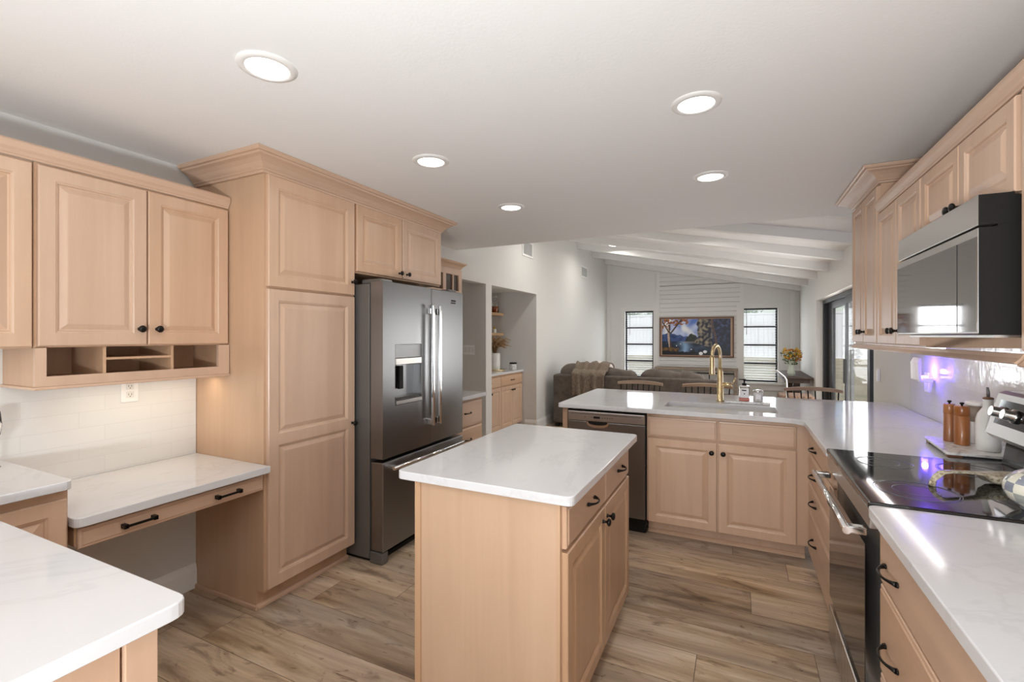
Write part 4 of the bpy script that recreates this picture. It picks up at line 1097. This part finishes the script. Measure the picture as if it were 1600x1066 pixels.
# framed landscape screen on the shiplap
t = thing('framed_picture', 'wood-framed autumn lake landscape picture on the shiplap wall', 'picture', (-.84,YF-.03,.97))
x0, x1, z0, z1 = -1.60, -.085, .97, 1.845; yb = YF-.019
b = MB(); fw = .030
b.box(x0,x0+fw,yb-.045,yb,z0,z1,.003); b.box(x1-fw,x1,yb-.045,yb,z0,z1,.003); b.box(x0+fw,x1-fw,yb-.045,yb,z0,z0+fw,.003); b.box(x0+fw,x1-fw,yb-.045,yb,z1-fw,z1,.003)
fm = build(b, 'frame', 'brown', t)
b = MB(); g = .030; a0, a1, c0, c1 = x0+fw, x1-fw, z0+fw, z1-fw
b.box(a0,a0+g*.8,yb-.03,yb-.002,c0,c1); b.box(a1-g*1.2,a1,yb-.03,yb-.002,c0,c1); b.box(a0+g*.8,a1-g*1.2,yb-.03,yb-.002,c1-.012,c1); b.box(a0+g*.8,a1-g*1.2,yb-.03,yb-.002,c0,c0+.012)
build(b, 'inner_border', mat('frame_liner', (.50,.34,.24), .5), t)
def paint(u, v):   # u 0..1 left to right, v 0..1 bottom to top
    nn = lambda s, o=0: noise.noise(Vector((u*s*1.8+o, v*s, o)))
    mixc = lambda a, b, k: tuple(a[i]*(1-k)+b[i]*k for i in range(3))
    c = mixc((.62,.68,.86), (.16,.26,.62), min(1,max(0,(v-.5)*1.6+nn(5)*.9)))
    if nn(3.3, 7) > .05 and v > .5: c = mixc(c, (.85,.86,.90), min(1, nn(3.3,7)*3))
    hill = .50+.13*max(0,1-abs(u-.12)/.25)+.05*nn(8,3)
    if v < hill and v > .37: c = mixc((.04,.08,.22), (.10,.16,.36), .5+nn(9))
    isl = .40+.20*max(0, 1-((u-.45)/.10)**2)+.03*nn(20,1)
    if abs(u-.45) < .10 and v < isl and v > .36: c = mixc((.025,.035,.04), (.07,.08,.05), .5+nn(14))
    if v < .38:
        sh = 1-min(1, abs(u-.34)/.14); c = mixc((.02,.035,.07), (.30,.44,.62), max(0, sh*.9+nn(7,2)*.4))
        if v > .33 and .33 < u < .55: c = mixc(c, (.35,.30,.25), .5)
    # right wood mass
    rm = max(0, (u-.55)/.2)
    if u > .52+.08*nn(6,5) and v > .26+.1*nn(5,8): 
        k = nn(13,4)*1.5+.42-rm*.12; c = mixc((.02,.025,.06), (.42,.36,.26) if u < .74 else (.10,.13,.26), max(0,min(1,k)))
    if u > .74+.03*nn(9,9) and v < .75: c = mixc(c, (.012,.018,.05), .35)
    if abs(u-.77-.03*math.sin(v*5)) < .016: c = (.22,.14,.10) if nn(30,2) > 0 else (.10,.06,.06)
    # left autumn tree
    if u < .40 and v > .82-.5*max(0,.14-u)*2+.14*nn(7,6)+u*.12: c = mixc((.55,.22,.07), (.20,.10,.07), .5+nn(18,3)) if nn(16,1) > -.12 else c
    tr = .115-.05*(v-.5)*(v > .5)
    if abs(u-tr-.012*math.sin(v*9)) < .020+.03*max(0,.25-v) and v < .85: c = (.60,.48,.40) if u < tr else (.13,.07,.05)
    if v > .6 and abs((v-.6)-(u-.13)*2.4) < .035: c = (.12,.07,.05)
    if v > .62 and abs((v-.62)-(.11-u)*3.0) < .035: c = (.14,.08,.06)
    if v < .20+.05*nn(9,1) and u < .25: c = mixc((.30,.17,.05), (.05,.04,.03), .5+nn(15,5))
    if v < .10+.05*nn(12,4): c = (.02,.018,.025)
    for sx_, sy_, s in ((.22,.26,.010),(.28,.31,.007),(.44,.16,.011),(.64,.10,.028),(.58,.05,.030)):
        if ((u-sx_)/s)**2+((v-sy_)/(s*1.4))**2 < 1: c = (.85,.86,.88)
    return c
b = MB(); nu, nv = 200, 112
px0, px1, pz0, pz1 = a0+g*.8, a1-g*1.2, c0+.012, c1-.012
GV = [[b.v((px0+(px1-px0)*i/nu, yb-.018, pz0+(pz1-pz0)*j/nv)) for j in range(nv+1)] for i in range(nu+1)]
for i in range(nu):
    for j in range(nv): b.face([GV[i][j],GV[i+1][j],GV[i+1][j+1],GV[i][j+1]])
m = mat('painting', (.5,.5,.5), .35)
an = N(m, 'ShaderNodeVertexColor', layer_name='paint'); L(m, an.outputs[0], B(m).inputs['Base Color']); L(m, an.outputs[0], B(m).inputs['Emission Color']); B(m).inputs['Emission Strength'].default_value = .05
pic = build(b, 'landscape_screen', m, t)
ca = pic.data.color_attributes.new('paint', 'FLOAT_COLOR', 'POINT')
off = t.location
for i_, v_ in enumerate(pic.data.vertices):
    p = v_.co+off; c = paint((p.x-px0)/(px1-px0), (p.z-pz0)/(pz1-pz0)); ca.data[i_].color = (*[max(0,q)**1.25 for q in c], 1)

# console table under the picture
t = thing('console_table', 'long weathered-wood console table under the framed picture', 'console', (-.85,YF-.24,0))
build(MB().box(-1.66, -.01, YF-.42, YF-.03, .715, .755, .003), 'tabletop', 'consolewood', t)
for x in (-1.62,-.05):
    for y in (YF-.40,YF-.06): build(MB().box(x-.03,x+.03,y-.02,y+.02,0,.7145), 'leg', 'consolewood', t)
build(MB().box(-1.59, -.08, YF-.40, YF-.07, .18, .21, .002), 'shelf', 'consolewood', t)
build(MB().box(-1.59, -.08, YF-.385, YF-.375, .64, .665), 'rail', 'black', t)
for x in (-1.1,-.55): build(MB().box(x-.01,x+.01,YF-.39,YF-.37,.2105,.6395), 'upright', 'black', t)

# dark side table with a vase, back right corner
t = thing('dining_table', 'small dark wood pedestal table below the right far window', 'table', (.86,9.65,0))
tx0, tx1, ty0, ty1 = .655, 1.085, 8.90, 10.6
build(MB().box(tx0, tx1, ty0, ty1, .735, .760, .004), 'tabletop', 'darkwood', t)
build(MB().box(tx0+.04, tx1-.04, ty0+.04, ty1-.04, .66, .7345), 'apron', 'darkwood', t)
for y in (9.25, 10.25): build(MB().box(.83, .93, y-.05, y+.05, .06, .6595), 'pedestal', 'darkwood', t); build(MB().box(.70, 1.05, y-.06, y+.06, 0, .0595, .01), 'pedestal_foot', 'darkwood', t)
vx, vy, vz0 = .80, 9.15, .7605
t = thing('flower_vase', 'clear glass vase of yellow and orange flowers on the dark table', 'vase', (vx,vy,vz0))
build(MB().lathe([(.045,0),(.055,.005),(.060,.06),(.040,.13),(.032,.17),(.052,.25),(.048,.25),(.028,.17),(.036,.13),(.054,.06),(.048,.012),(.001,.01)], (vx,vy,vz0), 20), 'vase_glass', mat('pale_vase_glass', (.62,.66,.55), .08, 0, Alpha=.65), t)
b = MB()
for i in range(12):
    a = i*2.4; b.tube([(vx+.015*math.cos(a),vy+.015*math.sin(a),vz0+.02),(vx+.02*math.cos(a+1),vy+.02*math.sin(a+1),vz0+.18),(vx+.08*math.cos(a),vy+.08*math.sin(a),vz0+.33)], .003, 5)
build(b, 'stems', 'leaf', t)
for nm, mm, cnt, lo_, hi_, rr_ in (('blooms','leafw',46,.30,.47,.15),('orange_blooms','leafo',44,.26,.45,.16),('foliage','leafd',70,.20,.42,.17)):
    b = MB()
    for i in range(cnt):
        a = random.uniform(0,2*PI); h = random.uniform(lo_,hi_); r_ = rr_*math.sqrt(random.random())*(1-abs(h-.34)*2.2); r_ = max(r_,.02)
        c = Vector((vx+r_*math.cos(a), vy+r_*math.sin(a), vz0+h)); n1 = Vector((random.gauss(0,1),random.gauss(0,1),random.gauss(0,1))).normalized()
        if nm == 'foliage':
            d1 = n1.orthogonal().normalized(); b.rings([[tuple(c-n1*.035)]*3, [tuple(c+d1*.012), tuple(c-d1*.012), tuple(c+n1.cross(d1)*.004)], [tuple(c+n1*.035)]*3], False, False)
        else:
            for q in range(5):
                e = (n1.orthogonal().normalized()*math.cos(q*1.257)+n1.cross(n1.orthogonal()).normalized()*math.sin(q*1.257)); b.ball(tuple(c+e*.012), (.009,.009,.009), 6, 4)
    build(b, nm, mm, t)['kind'] = 'stuff'
# woven chair with a white curved arm by the table
t = thing('lounge_chair', 'woven rattan chair with thin white curved frame near the right far window', 'chair', (.42,7.6,0))
build(MB().box(.34, .74, 7.0, 7.45, .38, .66, .03, 3), 'woven_seat', 'rattan', t)
build(MB().tube([(.30,6.98,.99),(.33,6.98,.965),(.37,6.98,.93),(.395,6.98,.905),(.415,6.98,.87),(.42,6.98,.78),(.42,6.98,.40),(.42,6.98,0)], .009, 8), 'frame', 'trimwhite', t)
if 0: build(MB().tube([(.30,7.48,.99),(.37,7.48,.93),(.415,7.48,.87),(.42,7.48,.78),(.42,7.48,.40),(.42,7.48,0)], .009, 8), 'frame', 'trimwhite', t)
for y in (7.02,7.42): build(MB().tube([(.70,y,.39),(.73,y,0)], .012, 8), 'leg', 'black', t)

t.location.x += .14

# ================================================================== OUTSIDE
b = MB(); n = 30
G = [[b.v((-16+36*i/n, 5+30*j/n, -.12+.42*min(1,max(0,(j/n*30-8)/14))+.02*math.sin(i*1.7+j))) for j in range(n+1)] for i in range(n+1)]
# the house stands on its slab: the lawn starts outside it
for i in range(n):
    for j in range(n):
        c = (G[i][j].co+G[i+1][j+1].co)/2
        if c.x < 1.9 and c.y < 11.9 and c.x > -5: continue
        b.face([G[i][j],G[i+1][j],G[i+1][j+1],G[i][j+1]], True)
o = struct('ground', b, 'grass')
t = thing('vinyl_fence', 'white vinyl privacy fence at the back of the yard', 'fence', (2,28,.28))
b = MB()
for i in range(170): b.box(-14+i*.2, -14+i*.2+.19, 28.0, 28.03, .25, 2.55)
build(b, 'boards', 'fence', t)
b = MB(); b.box(-14, 20, 27.97, 28.06, 2.55, 2.66); b.box(-14, 20, 27.97, 28.06, .2, .33); build(b, 'rails', 'fence', t)
for i in range(14): build(MB().box(-14+i*2.5-.06, -14+i*2.5+.06, 27.94, 28.0-.001, .0, 2.72), 'post', 'fence', t)
def tree(x, y, h, r, label, nleaf=900):
    t = thing('tree', label, 'tree', (x,y,.2), 'trees beyond the fence')
    build(MB().tube([(x,y,.2),(x+.1,y,h*.5),(x,y,h*.8)], .15, 8, [.2,.14,.06]), 'trunk', 'bark', t)
    b = MB()
    for i in range(nleaf):
        d_ = Vector((random.gauss(0,1),random.gauss(0,1),random.gauss(0,1))).normalized()*r*random.uniform(.5,1)
        c = Vector((x,y,h*.8))+Vector((d_.x,d_.y,d_.z*.7)); n1 = Vector((random.gauss(0,1),random.gauss(0,1),random.gauss(0,1))).normalized(); e = n1.orthogonal().normalized(); g_ = n1.cross(e); s_ = random.uniform(.12,.28)
        b.face([b.v(c+e*s_), b.v(c+g_*s_*.5), b.v(c-e*s_), b.v(c-g_*s_*.5)])
    build(b, 'crown', 'leaf', t)
tree(-7.2, 31, 4.6, 2.6, 'leafy tree rising over the fence in the left far window')
tree(-.6, 33, 4.2, 2.2, 'leafy tree rising over the fence in the right far window')
tree(8.5, 33, 4.6, 2.6, 'leafy tree over the fence seen through the sliding door')
tag(build(MB().box(2.36, 2.52, 10.0, 10.16, -.12, 2.5), 'patio_post', mat('grey_post', (.30,.31,.33), .7)), 'grey square patio post outside the sliding glass door', 'post')
t = thing('patio_table', 'low dark patio rail table outside the glass door', 'table', (2.4,8.5,-.12))
build(MB().box(2.0, 2.7, 8.0, 9.4, .80, .86), 'tabletop', 'blackframe', t)
for x, y in ((2.05,8.05),(2.65,8.05),(2.05,9.35),(2.65,9.35)): build(MB().box(x-.02,x+.02,y-.02,y+.02,-.12,.7995), 'leg', 'blackframe', t)
